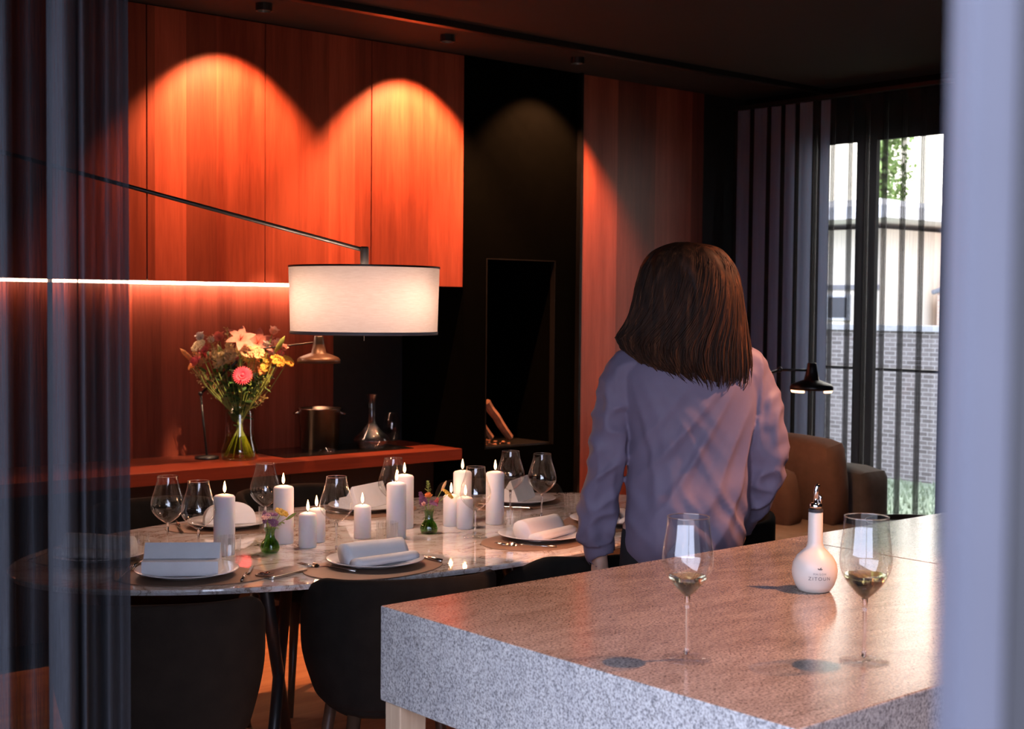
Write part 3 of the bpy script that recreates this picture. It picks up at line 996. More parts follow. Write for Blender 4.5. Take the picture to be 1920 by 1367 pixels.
slab(MB(), 0.0175, 0.0175, 0.006, 0.0083, 0.0098, off=(-0.049, 0.012)).build('camera_plateau', M_PHONE, t, bevel=0.0006)
for (cx_, cy_) in ((-0.056, 0.019), (-0.056, 0.004), (-0.042, 0.0115)):
    MB().lathe([(0, 0.0098), (0.0062, 0.0098), (0.0062, 0.0116), (0.0052, 0.0118), (0, 0.0112)], 20, M=Matrix.Translation((cx_, cy_, 0))).build('camera_lens', M_GLBLACK, t)
mb = MB()
mb.ball((0.0, 0.0, 0.00845), 0.0045, 10, sc=(1, 0.9, 0.05)).ball((0.005, 0.0016, 0.00845), 0.0014, 6, sc=(1, .5, 0.1))
mb.build('back_emblem', M_STEEL, t)

# ================================================================ plants
def petal(mb, o, d, up, L, W, curl=0.3, m=0, cup=0.15, n=5):
    d = Vector(d).normalized()
    side = d.cross(up)
    if side.length < 1e-5:
        side = d.orthogonal()
    side.normalize()
    nrm = side.cross(d).normalized()
    vs = []
    for i in range(n + 1):
        s = i / n
        w_ = W * 0.5 * math.sin(PI * min(1, 0.08 + s * 0.92)) ** 0.7 if i < n else W * 0.02
        c_ = Vector(o) + d * (L * s * (1 - 0.25 * abs(curl) * s)) + nrm * (curl * L * s * s)
        for q in (-1, 0, 1):
            vs.append(c_ + side * (w_ * q) + nrm * (cup * w_ * abs(q)))
    fs = []
    for i in range(n):
        for q in (0, 1):
            fs.append((i * 3 + q, i * 3 + q + 1, (i + 1) * 3 + q + 1, (i + 1) * 3 + q))
    mb.add(vs, fs, m)


def basis(d):
    d = Vector(d).normalized()
    a = d.orthogonal().normalized()
    return d, a, d.cross(a)


def flower_head(kind, p, d, rnd, sc=1.0):
    """returns an MB with the blossom"""
    mb = MB()
    d, a, b_ = basis(d)
    p = Vector(p)
    if kind == 'lily':
        for k in range(6):
            an = k * PI / 3 + 0.3
            r = a * math.cos(an) + b_ * math.sin(an)
            petal(mb, p, d * 0.75 + r * 0.75, d, 0.062 * sc, 0.030 * sc, -0.55, cup=0.2, n=7)
        for k in range(5):
            an = k * 2 * PI / 5
            mb.tube([p, p + (d + (a * math.cos(an) + b_ * math.sin(an)) * 0.25) * 0.04 * sc], 0.0012, 5)
    elif kind == 'gerbera':
        for ringi, (n_, L, tilt) in enumerate(((26, 0.036, 0.12), (22, 0.028, 0.3), (14, 0.017, 0.7))):
            for k in range(n_):
                an = 2 * PI * (k + ringi * .5) / n_
                r = a * math.cos(an) + b_ * math.sin(an)
                petal(mb, p, r + d * tilt, d, L * sc, 0.0085 * sc, -0.1, n=4)
        mb.ball(p + d * 0.003, 0.008 * sc, 6)
    elif kind == 'cup':      # lisianthus / rose bud
        for ringi, (n_, L, tilt) in enumerate(((5, 0.034, 0.45), (5, 0.032, 0.25), (4, 0.028, 0.1))):
            for k in range(n_):
                an = 2 * PI * (k + ringi * .5) / n_
                r = a * math.cos(an) + b_ * math.sin(an)
                petal(mb, p, d + r * tilt, -r, L * sc, 0.030 * sc, -0.28 if ringi == 0 else 0.05, cup=0.5, n=6)
    elif kind == 'spike':    # snapdragon: bunched florets
        for k in range(34):
            s = k / 34
            an = k * 2.4
            r = a * math.cos(an) + b_ * math.sin(an)
            c_ = p - d * (0.085 * (1 - s)) * sc + r * (0.016 * (1 - s * 0.75)) * sc
            for q in range(4):
                an2 = q * PI / 2
                petal(mb, c_, r * 0.9 + d * 0.5 + (a * math.cos(an2) + b_ * math.sin(an2)) * 0.7, d, 0.021 * (1.1 - s * 0.7) * sc, 0.020 * (1.1 - s * .7) * sc, 0.2, n=3)
    elif kind == 'umbel':    # yarrow: dome of tiny florets
        for k in range(120):
            rr = math.sqrt(rnd.random()) * 0.030 * sc
            an = rnd.random() * 2 * PI
            r = a * math.cos(an) + b_ * math.sin(an)
            c_ = p + r * rr + d * (0.010 * sc - rr * rr * 8)
            mb.ball(c_, rnd.uniform(0.003, 0.0052) * sc, 4)
    elif kind == 'pompom':   # carnation, chrysanthemum
        for k in range(70):
            th = rnd.random() ** 0.6 * 1.5
            an = k * 2.399
            r = (a * math.cos(an) + b_ * math.sin(an)) * math.sin(th) + d * math.cos(th)
            petal(mb, p + r * 0.006 * sc, r, d, rnd.uniform(0.016, 0.024) * sc, 0.010 * sc, 0.3, n=3)
    elif kind == 'bud':
        mb.tube([p - d * 0.045 * sc, p - d * 0.02 * sc, p + d * 0.01 * sc, p + d * 0.03 * sc], [0.004 * sc, 0.0095 * sc, 0.0085 * sc, 0.001], 7)
    elif kind == 'spray':    # fine seed grass
        for k in range(46):
            s = rnd.random()
            an = rnd.random() * 2 * PI
            r = a * math.cos(an) + b_ * math.sin(an)
            c0 = p - d * (0.09 * (1 - s)) * sc
            c1 = c0 + (r * 0.9 + d * 0.7) * (0.032 * (1 - s * .6)) * sc * rnd.uniform(.5, 1)
            mb.tube([c0, c1], 0.0005, 3, caps=False)
            mb.ball(c1, 0.0021 * sc, 3)
    elif kind == 'foliage':
        for k in range(11):
            s = k / 11
            an = k * 2.4 + rnd.random()
            r = a * math.cos(an) + b_ * math.sin(an)
            c0 = p - d * (0.13 * (1 - s)) * sc
            petal(mb, c0, r + d * 0.65, d, rnd.uniform(0.045, 0.065) * sc, 0.026 * sc, -0.25, cup=0.25, n=5)
    return mb


def fmat(name, col, tr=0.3):
    return plain(name, col, 0.6, var=0.18, vs=60, Subsurface_Weight=0.0)


FM = dict(white=fmat('petal_white', (0.86, 0.76, 0.66)), cream=fmat('petal_cream', (0.85, 0.70, 0.40)), lily=fmat('petal_salmon', (0.88, 0.27, 0.19)), hot=fmat('petal_hot_pink', (0.87, 0.05, 0.11)),
          pink=fmat('petal_pink', (0.88, 0.22, 0.22)), pale=fmat('petal_pale_pink', (0.88, 0.50, 0.42)), yellow=fmat('petal_yellow', (0.80, 0.48, 0.07)), orange=fmat('petal_orange', (0.85, 0.33, 0.09)),
          peach=fmat('petal_peach', (0.85, 0.48, 0.22)), red=fmat('petal_dark_red', (0.45, 0.03, 0.03)), green=fmat('leaf_green', (0.055, 0.13, 0.03)), lgreen=fmat('leaf_light_green', (0.26, 0.33, 0.07)),
          straw=fmat('straw', (0.55, 0.36, 0.14)), stem=fmat('stem_green', (0.26, 0.32, 0.07)), purple=fmat('petal_mauve', (0.30, 0.13, 0.26)))

VB = Vector((3.143, 5.560, WZ))       # flower vase base
UR, UF = Vector((0.758, -0.652, 0)), Vector((0.652, 0.757, 0))
t = thing('flower_vase', 'clear glass jar vase holding the large mixed bouquet', 'vase', VB)
vp = [(0.080, 0.006), (0.086, 0.030), (0.082, 0.055), (0.070, 0.095), (0.0655, 0.13), (0.0655, 0.20), (0.064, 0.222), (0.056, 0.235), (0.052, 0.243), (0.055, 0.252), (0.058, 0.256)]
MB().lathe(vp, 48).build('jar_wall', M_GLASS, t, smooth=True)
MB().lathe([(0, 0), (0.078, 0), (0.080, 0.006), (0.0, 0.008)], 48).build('jar_base', M_GLASS, t, smooth=True)
MB().lathe([(0, 0.010), (0.079, 0.010), (0.084, 0.030), (0.080, 0.055), (0.068, 0.095), (0.0665, 0.108), (0, 0.108)], 48).build('water', M_WATER, t, smooth=True)

# (crop px of the blossom, kind, colour, size, facing)
fl = [((245, 190), 'cup', 'white', 1.0, 'white lisianthus at the upper left edge of the bouquet'),
      ((320, 215), 'cup', 'white', 0.8, 'small white lisianthus beside the upper left one'),
      ((868, 135), 'cup', 'pale', 1.0, 'pale pink rose rising highest at the right of the bouquet'),
      ((725, 225), 'lily', 'lily', 1.08, 'large open salmon lily at the top of the bouquet'),
      ((605, 190), 'lily', 'lily', 0.95, 'salmon lily seen from the side, left of the large one'),
      ((385, 200), 'cup', 'lily', 1.15, 'salmon tulip-shaped bloom at the upper left'),
      ((478, 200), 'spike', 'cream', 1.0, 'cream snapdragon spike at the top centre'),
      ((530, 250), 'spike', 'cream', 0.85, 'shorter cream snapdragon spike right of the centre one'),
      ((340, 270), 'spike', 'cream', 0.9, 'cream snapdragon leaning left'),
      ((110, 318), 'bud', 'orange', 1.0, 'orange bud sticking out farthest left'),
      ((165, 300), 'spike', 'peach', 0.7, 'peach floret spike at the left edge'),
      ((275, 290), 'pompom', 'pink', 1.0, 'pink carnation at the left of the bouquet'),
      ((205, 400), 'pompom', 'pink', 1.1, 'pink carnation low on the left edge'),
      ((245, 365), 'pompom', 'red', 1.0, 'dark red chrysanthemum between the left carnations'),
      ((150, 420), 'umbel', 'orange', 0.8, 'orange yarrow at the lower left edge'),
      ((690, 285), 'umbel', 'peach', 1.2, 'broad peach yarrow below the large lily'),
      ((785, 350), 'umbel', 'yellow', 1.2, 'yellow yarrow in the right half'),
      ((705, 405), 'umbel', 'orange', 1.0, 'orange yarrow just above the hot pink gerbera'),
      ((735, 445), 'umbel', 'orange', 1.2, 'orange yarrow right of the hot pink gerbera'),
      ((800, 440), 'umbel', 'yellow', 0.9, 'yellow yarrow low in the right half'),
      ((995, 385), 'umbel', 'yellow', 0.85, 'yellow yarrow at the right edge'),
      ((890, 250), 'pompom', 'pale', 1.2, 'pale pink carnation at the upper right'),
      ((800, 262), 'cup', 'white', 0.9, 'white bloom between lily and pale carnation'),
      ((985, 270), 'cup', 'pale', 0.7, 'pale bloom at the far upper right'),
      ((865, 375), 'pompom', 'pink', 1.1, 'pink carnation in the right half'),
      ((915, 325), 'pompom', 'pink', 0.8, 'small pink carnation above the right yarrow'),
      ((905, 430), 'pompom', 'hot', 0.7, 'small deep pink carnation at the lower right'),
      ((572, 372), 'pompom', 'pink', 0.6, 'tiny pink bloom among the centre leaves'),
      ((645, 500), 'gerbera', 'hot', 1.15, 'hot pink gerbera facing out at the front of the bouquet'),
      ((970, 205), 'bud', 'lgreen', 1.0, 'green bud spike at the upper right'),
      ((680, 300), 'bud', 'lgreen', 0.9, 'pale green lily bud in the centre'),
      ((395, 330), 'bud', 'lgreen', 1.4, 'long pale green lily bud pointing left'),
      ((585, 395), 'bud', 'lgreen', 1.2, 'pale green lily bud above the gerbera'),
      ((430, 335), 'pompom', 'cream', 0.9, 'cream carnation in the left half, above the dark leaves'),
      ((300, 345), 'umbel', 'peach', 0.9, 'peach yarrow between the red chrysanthemum and the long bud'),
      ((545, 305), 'pompom', 'cream', 0.8, 'cream carnation below the shorter snapdragon'),
      ((745, 300), 'umbel', 'peach', 1.0, 'peach yarrow right of the broad one'),
      ((925, 375), 'umbel', 'yellow', 0.9, 'yellow yarrow beside the right edge one'),
      ((225, 245), 'umbel', 'cream', 0.9, 'cream yarrow below the left lisianthus'),
      ((660, 350), 'umbel', 'yellow', 0.9, 'yellow yarrow above the leafy buds'),
      ((840, 310), 'pompom', 'pale', 0.8, 'pale pink carnation below the white bloom'),
      ((390, 385), 'pompom', 'peach', 0.7, 'small peach carnation at the left of the dark leaves'),
      ((455, 90), 'spray', 'straw', 1.0, 'thin seed grass rising above the centre'),
      ((315, 150), 'spray', 'straw', 1.0, 'thin seed grass at the upper left'),
      ((180, 520), 'spray', 'straw', 1.5, 'straw coloured seed grass hanging at the lower left'),
      ((130, 450), 'spray', 'straw', 1.2, 'straw coloured seed grass spreading far left'),
      ((330, 600), 'spray', 'straw', 1.1, 'seed grass drooping beside the jar neck'),
      ((830, 705), 'spray', 'straw', 0.9, 'seed grass sticking out low on the right'),
      ((850, 540), 'spray', 'lgreen', 1.3, 'fine green spray at the lower right'),
      ((500, 400), 'foliage', 'green', 1.0, 'dark leafy stem in the centre'), ((590, 340), 'foliage', 'green', 0.9, 'dark leafy stem behind the centre buds'),
      ((390, 450), 'foliage', 'green', 1.0, 'dark leafy stem left of centre'), ((460, 560), 'foliage', 'green', 1.0, 'dark leafy stem low on the left of the jar neck'),
      ((700, 560), 'foliage', 'green', 1.1, 'dark leafy stem low on the right of the gerbera'), ((600, 640), 'foliage', 'green', 1.0, 'dark leafy stem just above the jar neck'),
      ((780, 500), 'foliage', 'green', 1.0, 'dark leafy stem under the right yarrow'), ((660, 410), 'foliage', 'lgreen', 0.8, 'lighter leafy stem above the gerbera'),
      ((560, 520), 'foliage', 'green', 1.1, 'dark leafy stem left of the gerbera')]
NECK = VB + Vector((0, 0, 0.235))
for i, ((cx_, cy_), kind, colr_, sc, lab) in enumerate(fl):
    rnd = random.Random(i * 7 + 3)
    sc *= {'foliage': 1.5, 'spray': 1.3, 'gerbera': 1.15}.get(kind, 1.25)
    px, py = 340 + cx_ / 4.88, 600 + cy_ / 4.88
    u, z = (px - 457) / 408, 1.5 - (py - 568.5) / 408
    dep = rnd.uniform(-0.07, 0.06)
    if kind == 'foliage':
        dep = rnd.uniform(-0.02, 0.07)
    if kind == 'gerbera':
        dep = -0.12
    P = Vector((VB.x, VB.y, 0)) + UR * u + UF * dep
    P.z = z
    dr = (P - NECK).normalized()
    face = (dr + UF * (-0.55 if kind in ('umbel', 'pompom') else -0.15)).normalized()
    if kind == 'gerbera':
        face = (UF * -1 + Vector((0, 0, 0.45)) + UR * 0.1).normalized()
    if kind == 'lily' and sc > 1:
        face = (UF * -0.8 + Vector((0, 0, 0.7)) + UR * 0.3).normalized()
    an = math.atan2(dep, u) + PI * 0.82
    foot_ = VB + UR * (0.070 * math.cos(an)) + UF * (0.070 * math.sin(an)) + Vector((0, 0, 0.013))
    nk = NECK + UR * max(-0.042, min(0.042, u * 0.2)) + UF * max(-0.03, min(0.03, dep * 0.3)) - Vector((0, 0, 0.01))
    low = VB + UR * (0.014 * math.cos(an)) + UF * (0.014 * math.sin(an)) + Vector((0, 0, 0.13))
    root = thing('cut_flower' if kind not in ('foliage', 'spray') else ('greenery_branch' if kind == 'foliage' else 'seed_grass'), lab, {'foliage': 'greenery', 'spray': 'grass'}.get(kind, 'flower'), foot_, 0, 'stems of the bouquet in the glass jar')
    bend = nk.lerp(P, 0.5) + Vector((0, 0, -0.012)) + UR * u * 0.05
    end = P - face * (0.004 if kind != 'bud' else 0.04 * sc)
    pts = [foot_, foot_.lerp(low, .6), low, nk, bend, end]
    MB().tube([q - foot_ for q in pts], [0.0026, 0.0026, 0.0026, 0.0024, 0.0018, 0.0014], 7).build('stem', FM['stem'], root, smooth=True)
    h = flower_head(kind, P - foot_, face, rnd, sc)
    h.build({'foliage': 'foliage', 'spray': 'seed_head'}.get(kind, 'blossom'), FM[colr_], root, smooth=kind in ('cup', 'lily', 'umbel', 'bud'))
    if kind in ('cup', 'lily', 'pompom', 'spike', 'gerbera') and i % 2 == 0:
        lf = MB()
        for k in range(5):
            a_ = k * 1.9 + i
            q = nk.lerp(end, 0.30 + 0.12 * k) - foot_
            petal(lf, q, Vector((math.cos(a_), math.sin(a_), 0.8)), dr, 0.055, 0.014, -0.3)
        lf.build('leaves', FM['green'], root, smooth=True)


def bud_vase(loc, label, spec, glabel, r=0.029, h=0.075):
    t = thing('bud_vase', label, 'vase', loc)
    MB().lathe([(0, 0.001), (r * 0.8, 0.001), (r * 0.95, 0.008), (r, 0.018), (r * 0.85, 0.032), (r * 0.52, 0.044), (r * 0.45, 0.055), (r * 0.5, 0.066), (r * 0.62, h)], 32, wob=lambda a, z: 1 + 0.03 * math.cos(7 * a)).build('green_glass', M_GREEN, t, smooth=True)
    MB().lathe([(0, 0.004), (r * 0.75, 0.004), (r * 0.9, 0.018), (r * 0.6, 0.036), (0, 0.036)], 24).build('water', M_WATER, t, smooth=True)
    L = Vector(loc)
    for i, (u, z, dep, kind, colr_, sc, lab) in enumerate(spec):
        rnd = random.Random(i + 50)
        P = L + UR * u + UF * dep + Vector((0, 0, z))
        nk = L + Vector((0, 0, h * 0.95)) + UR * max(-0.008, min(0.008, u * .3))
        foot_ = L + Vector((0, 0, 0.006)) + UR * (0.008 * math.cos(i * 1.3)) + UF * (0.008 * math.sin(i * 1.3))
        root = thing('flower_sprig', lab, 'flower', foot_, 0, glabel)
        MB().tube([Vector((0, 0, 0)), nk - foot_, nk.lerp(P, .5) - foot_ + Vector((0, 0, .004)), P - foot_], 0.0011, 5).build('stem', FM['stem'], root)
        flower_head(kind, P - foot_, (P - nk).normalized(), rnd, sc).build('blossom', FM[colr_], root)


bud_vase((2.12, 3.567, TZ), 'small green glass bud vase left of centre, purple and yellow sprigs',
         [(0.000, 0.110, 0.0, 'umbel', 'purple', 0.7, 'mauve floret sprig in the left bud vase'), (-0.018, 0.125, 0.0, 'spike', 'purple', 0.45, 'dark mauve spike leaning left in the left bud vase'),
          (0.012, 0.090, -0.015, 'umbel', 'purple', 0.5, 'low mauve sprig in the left bud vase'), (0.035, 0.120, -0.01, 'umbel', 'yellow', 0.7, 'yellow sprig leaning right in the left bud vase'),
          (0.066, 0.112, 0.0, 'bud', 'lgreen', 0.5, 'green bud reaching far right in the left bud vase'), (-0.008, 0.108, -0.02, 'umbel', 'pale', 0.45, 'pale pink sprig at the front of the left bud vase'),
          (0.040, 0.092, 0.0, 'spray', 'lgreen', 0.4, 'fine green spray in the left bud vase')], 'sprigs in the left bud vase')
bud_vase((2.707, 3.553, TZ), 'small green glass bud vase right of the tall centre candles, orange and mauve sprigs',
         [(-0.002, 0.120, -0.01, 'pompom', 'orange', 0.62, 'orange marigold in the right bud vase'), (-0.030, 0.135, 0.0, 'spike', 'purple', 0.55, 'mauve spike leaning left in the right bud vase'),
          (-0.004, 0.170, 0.0, 'spray', 'lgreen', 0.45, 'upright green spray in the right bud vase'), (0.030, 0.118, -0.01, 'spike', 'pink', 0.35, 'pink spike in the right bud vase'),
          (0.058, 0.128, 0.0, 'umbel', 'yellow', 0.75, 'yellow umbel leaning right in the right bud vase'), (0.050, 0.160, 0.0, 'bud', 'peach', 0.5, 'curled brown bud above the yellow umbel'),
          (-0.014, 0.095, -0.02, 'cup', 'pale', 0.4, 'tiny pale bloom at the lip of the right bud vase'), (0.014, 0.098, -0.01, 'umbel', 'purple', 0.5, 'low mauve sprig in the right bud vase')], 'sprigs in the right bud vase')

# ================================================================ things on the worktop
t = thing('ice_bucket', 'dark brushed steel ice bucket with two side handles on the worktop', 'bucket', (3.689, 5.735, WZ))
MB().lathe([(0, 0), (0.088, 0), (0.092, 0.006), (0.100, 0.195), (0.104, 0.198), (0.104, 0.202), (0.096, 0.202), (0.086, 0.012), (0, 0.012)], 48).build('bucket_body', M_DSTEEL, t, smooth=True)
for s in (-1, 1):
    d = UR * s
    MB().tube([d * 0.098 + UF * -0.02 + Vector((0, 0, 0.180)), d * 0.125 + UF * -0.014 + Vector((0, 0, 0.176)), d * 0.125 + UF * 0.014 + Vector((0, 0, 0.176)), d * 0.098 + UF * 0.02 + Vector((0, 0, 0.180))], 0.005, 8).build('handle', M_STEEL, t, smooth=True)
t = thing('induction_hob', 'black glass hob panel lying in the wooden worktop', 'hob', (3.70, 5.60, WZ))
MB().box((-0.37, -0.13, 0.0), (0.37, 0.235, 0.004)).build('glass_plate', M_GLBLACK, t, bevel=0.001)
t = thing('wine_decanter', 'clear glass decanter with a slim neck and wide base on the hob', 'decanter', (3.874, 5.555, WZ + 0.0045))
MB().lathe([(0, 0.003), (0.062, 0.003), (0.072, 0.012), (0.088, 0.040), (0.089, 0.046), (0.080, 0.058), (0.048, 0.090), (0.026, 0.115), (0.0175, 0.135), (0.0165, 0.20), (0.018, 0.240), (0.030, 0.268)], 48).build('glass_body', M_GLASS, t, smooth=True)
MB().lathe([(0, 0.0), (0.060, 0.0), (0.070, 0.010), (0.040, 0.016), (0, 0.028)], 40).build('punted_base', M_FOOT, t, smooth=True)
t = thing('glass_ashtray', 'small round glass dish in front of the ice bucket', 'dish', (3.58, 5.505, WZ + 0.0045))
MB().lathe([(0, 0.0), (0.036, 0.0), (0.044, 0.022), (0.038, 0.022), (0.030, 0.006), (0, 0.006)], 32).build('dish_bowl', M_FOOT, t, smooth=True)
t = thing('glass_goblet', 'rounded stemless glass bubble standing behind the decanter', 'glass', (4.165, 5.79, WZ))
MB().lathe([(0.02, 0.003), (0.040, 0.040), (0.047, 0.085), (0.040, 0.130), (0.026, 0.155)], 40).build('glass_bowl', M_GLASS, t, smooth=True)
MB().lathe([(0, 0), (0.030, 0), (0.028, 0.004), (0, 0.006)], 30).build('glass_foot', M_FOOT, t, smooth=True)


def shade_head(t, o, lit=False):
    """round disc-shaped lamp head hanging from its neck; o is the centre of the lower rim."""
    T = Matrix.Translation(o)
    MB().lathe([(0.026, 0.086), (0.034, 0.046), (0.052, 0.040), (0.088, 0.026), (0.097, 0.016), (0.097, 0.0), (0.094, 0.0), (0.093, 0.014), (0.085, 0.022), (0.045, 0.034), (0.0, 0.036)], 40, M=T).build('lamp_shade', M_METBLK if lit else plain('bronze_black', (0.06, 0.035, 0.025), 0.4), t, smooth=True)
    MB().lathe([(0, 0.036), (0.034, 0.046), (0.025, 0.086), (0.021, 0.118), (0.018, 0.122), (0, 0.122)], 28, M=T).build('neck', M_METBLK, t, smooth=True)


t = thing('desk_lamp', 'black jointed desk lamp behind the flowers, its round head over the worktop', 'lamp', (3.03, 5.66, WZ))
o = Vector((3.384, 5.272, 1.228)) - Vector(t.location)
shade_head(t, o)
MB().lathe([(0, 0), (0.055, 0), (0.055, 0.012), (0.012, 0.018), (0, 0.018)], 32).build('base', M_METBLK, t, smooth=True)
j1 = Vector((-0.02, 0.02, 0.30)); j2 = Vector((0.13, -0.16, 0.502)); j3 = o + Vector((-0.02, 0.018, 0.092))
MB().tube([(0, 0, 0.015), j1], 0.0055, 8).build('lower_arm', M_METBLK, t, smooth=True)
MB().tube([j1, j2], 0.005, 8).build('middle_arm', M_METBLK, t, smooth=True)
MB().tube([j2, j3], 0.004, 8).build('upper_arm', M_METBLK, t, smooth=True)
mb = MB()
for q in (j1, j2):
    mb.ball(q, 0.011, 8)
mb.build('joint', M_METBLK, t, smooth=True)

t = thing('reading_lamp', 'black reading lamp with a glowing underside beside the sofa', 'lamp', (4.72, 3.93, 0))
o = Vector((5.067, 3.807, 1.128)) - Vector(t.location)
shade_head(t, o, True)
gm = MB()
for lo_, hi_ in ((-1.02, -0.42), (0.42, 1.02)):
    for k in range(10):
        aa = [math.atan2(-0.757, -0.652) + (lo_ + (hi_ - lo_) * (k + q) / 10) * PI / 2 for q in (0, 1)]
        pr_ = [(0.094, 0.001), (0.090, -0.011), (0.070, -0.011), (0.070, 0.001)]
        vs_ = [Vector((r_ * math.cos(a_), r_ * math.sin(a_), z_)) + o for a_ in aa for r_, z_ in pr_]
        gm.add(vs_, [(q, (q + 1) % 4, 4 + (q + 1) % 4, 4 + q) for q in range(4)] + [(3, 2, 1, 0), (4, 5, 6, 7)])
gm.build('diffuser', glow('reading_glow', (1.0, 0.50, 0.26), 6.0), t)
MB().lathe([(0, -0.003), (0.030, -0.003), (0.034, 0.014), (0, 0.014)], 24, M=Matrix.Translation(o)).build('bulb_cap', M_METBLK, t)
lamp('reading_bulb', 'SPOT', o + Vector((0, 0, -0.006)), 22, (1, 0.50, 0.24), 0.03, 150, 0.5, aim=o + Vector((0.25, 0.05, -1)), parent=t)
bpy.data.objects['reading_bulb'].rotation_euler = Vector((0.35, 0.12, -1)).to_track_quat('-Z', 'Y').to_euler()
MB().lathe([(0, 0), (0.13, 0), (0.13, 0.015), (0.02, 0.02), (0, 0.02)], 36).build('base', M_METBLK, t, smooth=True)
MB().tube([(0, 0, 0.01), (0, 0, 1.17)], 0.009, 10).build('pole', M_METBLK, t, smooth=True)
jj = Vector((0.235, -0.030, 1.218))
MB().tube([(0, 0, 1.165), jj], 0.0065, 8).build('lower_arm', M_METBLK, t, smooth=True)
MB().tube([jj, o + Vector((0, 0, 0.088))], 0.0055, 8).build('upper_arm', M_METBLK, t, smooth=True)
mb = MB(); mb.ball(jj, 0.013, 8); mb.build('joint', M_METBLK, t, smooth=True)

# ================================================================ sofa by the window
def soft(w_, d_, h_, r=0.06, bulge=0.02, n=10):
    mb = MB()
    def fn(face):
        def f(u, v):
            a, b_ = (u * 2 - 1), (v * 2 - 1)
            p = {0: Vector((a, b_, 1)), 1: Vector((a, -b_, -1)), 2: Vector((1, a, b_)), 3: Vector((-1, -a, b_)), 4: Vector((-a, 1, b_)), 5: Vector((a, -1, b_))}[face]
            hw = Vector((w_ / 2, d_ / 2, h_ / 2))
            q = Vector((p.x * hw.x, p.y * hw.y, p.z * hw.z))
            inner = Vector([max(-hw[k] + r, min(hw[k] - r, q[k])) for k in range(3)])
            dlt = q - inner
            if dlt.length > 1e-9:
                dlt = dlt.normalized() * r
            q = inner + dlt
            q += Vector((p.x * bulge * (1 - p.y ** 2) * (1 - p.z ** 2), p.y * bulge * (1 - p.x ** 2) * (1 - p.z ** 2), p.z * bulge * (1 - p.y ** 2) * (1 - p.x ** 2)))
            return q
        return f
    for k in range(6):
        mb.grid(fn(k), n, n)
    return mb


t = thing('sofa', 'grey brown upholstered sofa in front of the garden window', 'sofa', (5.55, 4.62, 0))
o = soft(0.26, 1.22, 0.52, 0.06, 0.01).build('backrest', M_SOFA, t, smooth=True); o.location = (0.43, 0.06, 0.42)
o = soft(0.90, 1.22, 0.20, 0.04, 0.0).build('base', M_SOFA, t, smooth=True); o.location = (-0.06, 0.06, 0.17)
o = soft(0.84, 1.20, 0.16, 0.05, 0.012).build('seat_cushion', M_SEAT, t, smooth=True); o.location = (-0.11, 0.06, 0.34)
for sx in (-0.42, 0.48):
    for sy in (-0.45, 0.57):
        MB().tube([(sx, sy, 0.08), (sx, sy, 0.0)], [0.02, 0.014], 10).build('leg', M_METBLK, t)
o = soft(0.17, 0.62, 0.42, 0.035, 0.03).build('sofa_cushion', M_CUSH, smooth=True)
o.location = (5.70, 4.42, 0.615); o.rotation_euler = (R(0), R(-8), R(2))
tag(o, 'large rust brown back cushion with rounded top on the sofa', 'cushion', 'sofa cushions')
o = soft(0.15, 0.50, 0.28, 0.03, 0.03).build('sofa_cushion', M_CUSH, smooth=True)
o.location = (5.46, 4.45, 0.545); o.rotation_euler = (R(0), R(-14), R(-3))
tag(o, 'lower dark red cushion in front of the large back cushion', 'cushion', 'sofa cushions')

# round black side table
t = thing('side_table', 'round black tray side table by the sofa end', 'table', (5.62, 3.60, 0))
MB().lathe([(0, 0.470), (0.235, 0.470), (0.24, 0.500), (0.235, 0.500), (0.228, 0.478), (0, 0.478)], 56).build('tray_top', M_METBLK, t, smooth=False)
for k in range(3):
    a = k * 2 * PI / 3
    MB().tube([(0.19 * math.cos(a), 0.19 * math.sin(a), 0.472), (0.21 * math.cos(a), 0.21 * math.sin(a), 0)], 0.008, 8).build('leg', M_METBLK, t)

# thermostat box on the window wall
t = thing('wall_control', 'small dark square control box on the wall behind the grey curtain', 'control', (XW, 4.965, 1.672))
MB().box((-0.03, -0.055, -0.075), (-0.001, 0.055, 0.075)).build('housing', M_METBLK, t, bevel=0.004)
MB().box((-0.0315, -0.03, -0.03), (-0.0302, 0.03, 0.03)).build('display', M_GLBLACK, t)

# ================================================================ curtains
def curtain_mesh(path, z0, z1, name, mat_, parent=None, nz=6, hang=0.0, mats2=None):
    """path: list of (x, y[, matindex]); builds a hanging sheet with a UV that runs along the cloth."""
    mb = MB()
    k = len(path)
    acc = [0.0]
    for i in range(1, k):
        acc.append(acc[-1] + math.hypot(path[i][0] - path[i - 1][0], path[i][1] - path[i - 1][1]))
    cx0, cy0 = sum(p[0] for p in path) / k, sum(p[1] for p in path) / k
    vs = []
    for i, p in enumerate(path):
        for j in range(nz + 1):
            s = j / nz
            w_ = hang * math.sin(s * 4 + i * 0.13)
            vs.append((p[0] + w_, p[1] + w_ * 0.6, z0 + (z1 - z0) * s))
    fs, mi = [], []
    for i in range(k - 1):
        for j in range(nz):
            fs.append((i * (nz + 1) + j, (i + 1) * (nz + 1) + j, (i + 1) * (nz + 1) + j + 1, i * (nz + 1) + j + 1))
            mi.append(path[i][2] if len(path[i]) > 2 else 0)
    mb.add(vs, fs); mb.mi = mi
    o = mb.build(name, mat_, parent, smooth=True)
    uvl = o.data.uv_layers.new(name='UVMap')
    for poly in o.data.polygons:
        for li in poly.loop_indices:
            vi = o.data.loops[li].vertex_index
            uvl.data[li].uv = (acc[vi // (nz + 1)], o.data.vertices[vi].co.z)
    return o


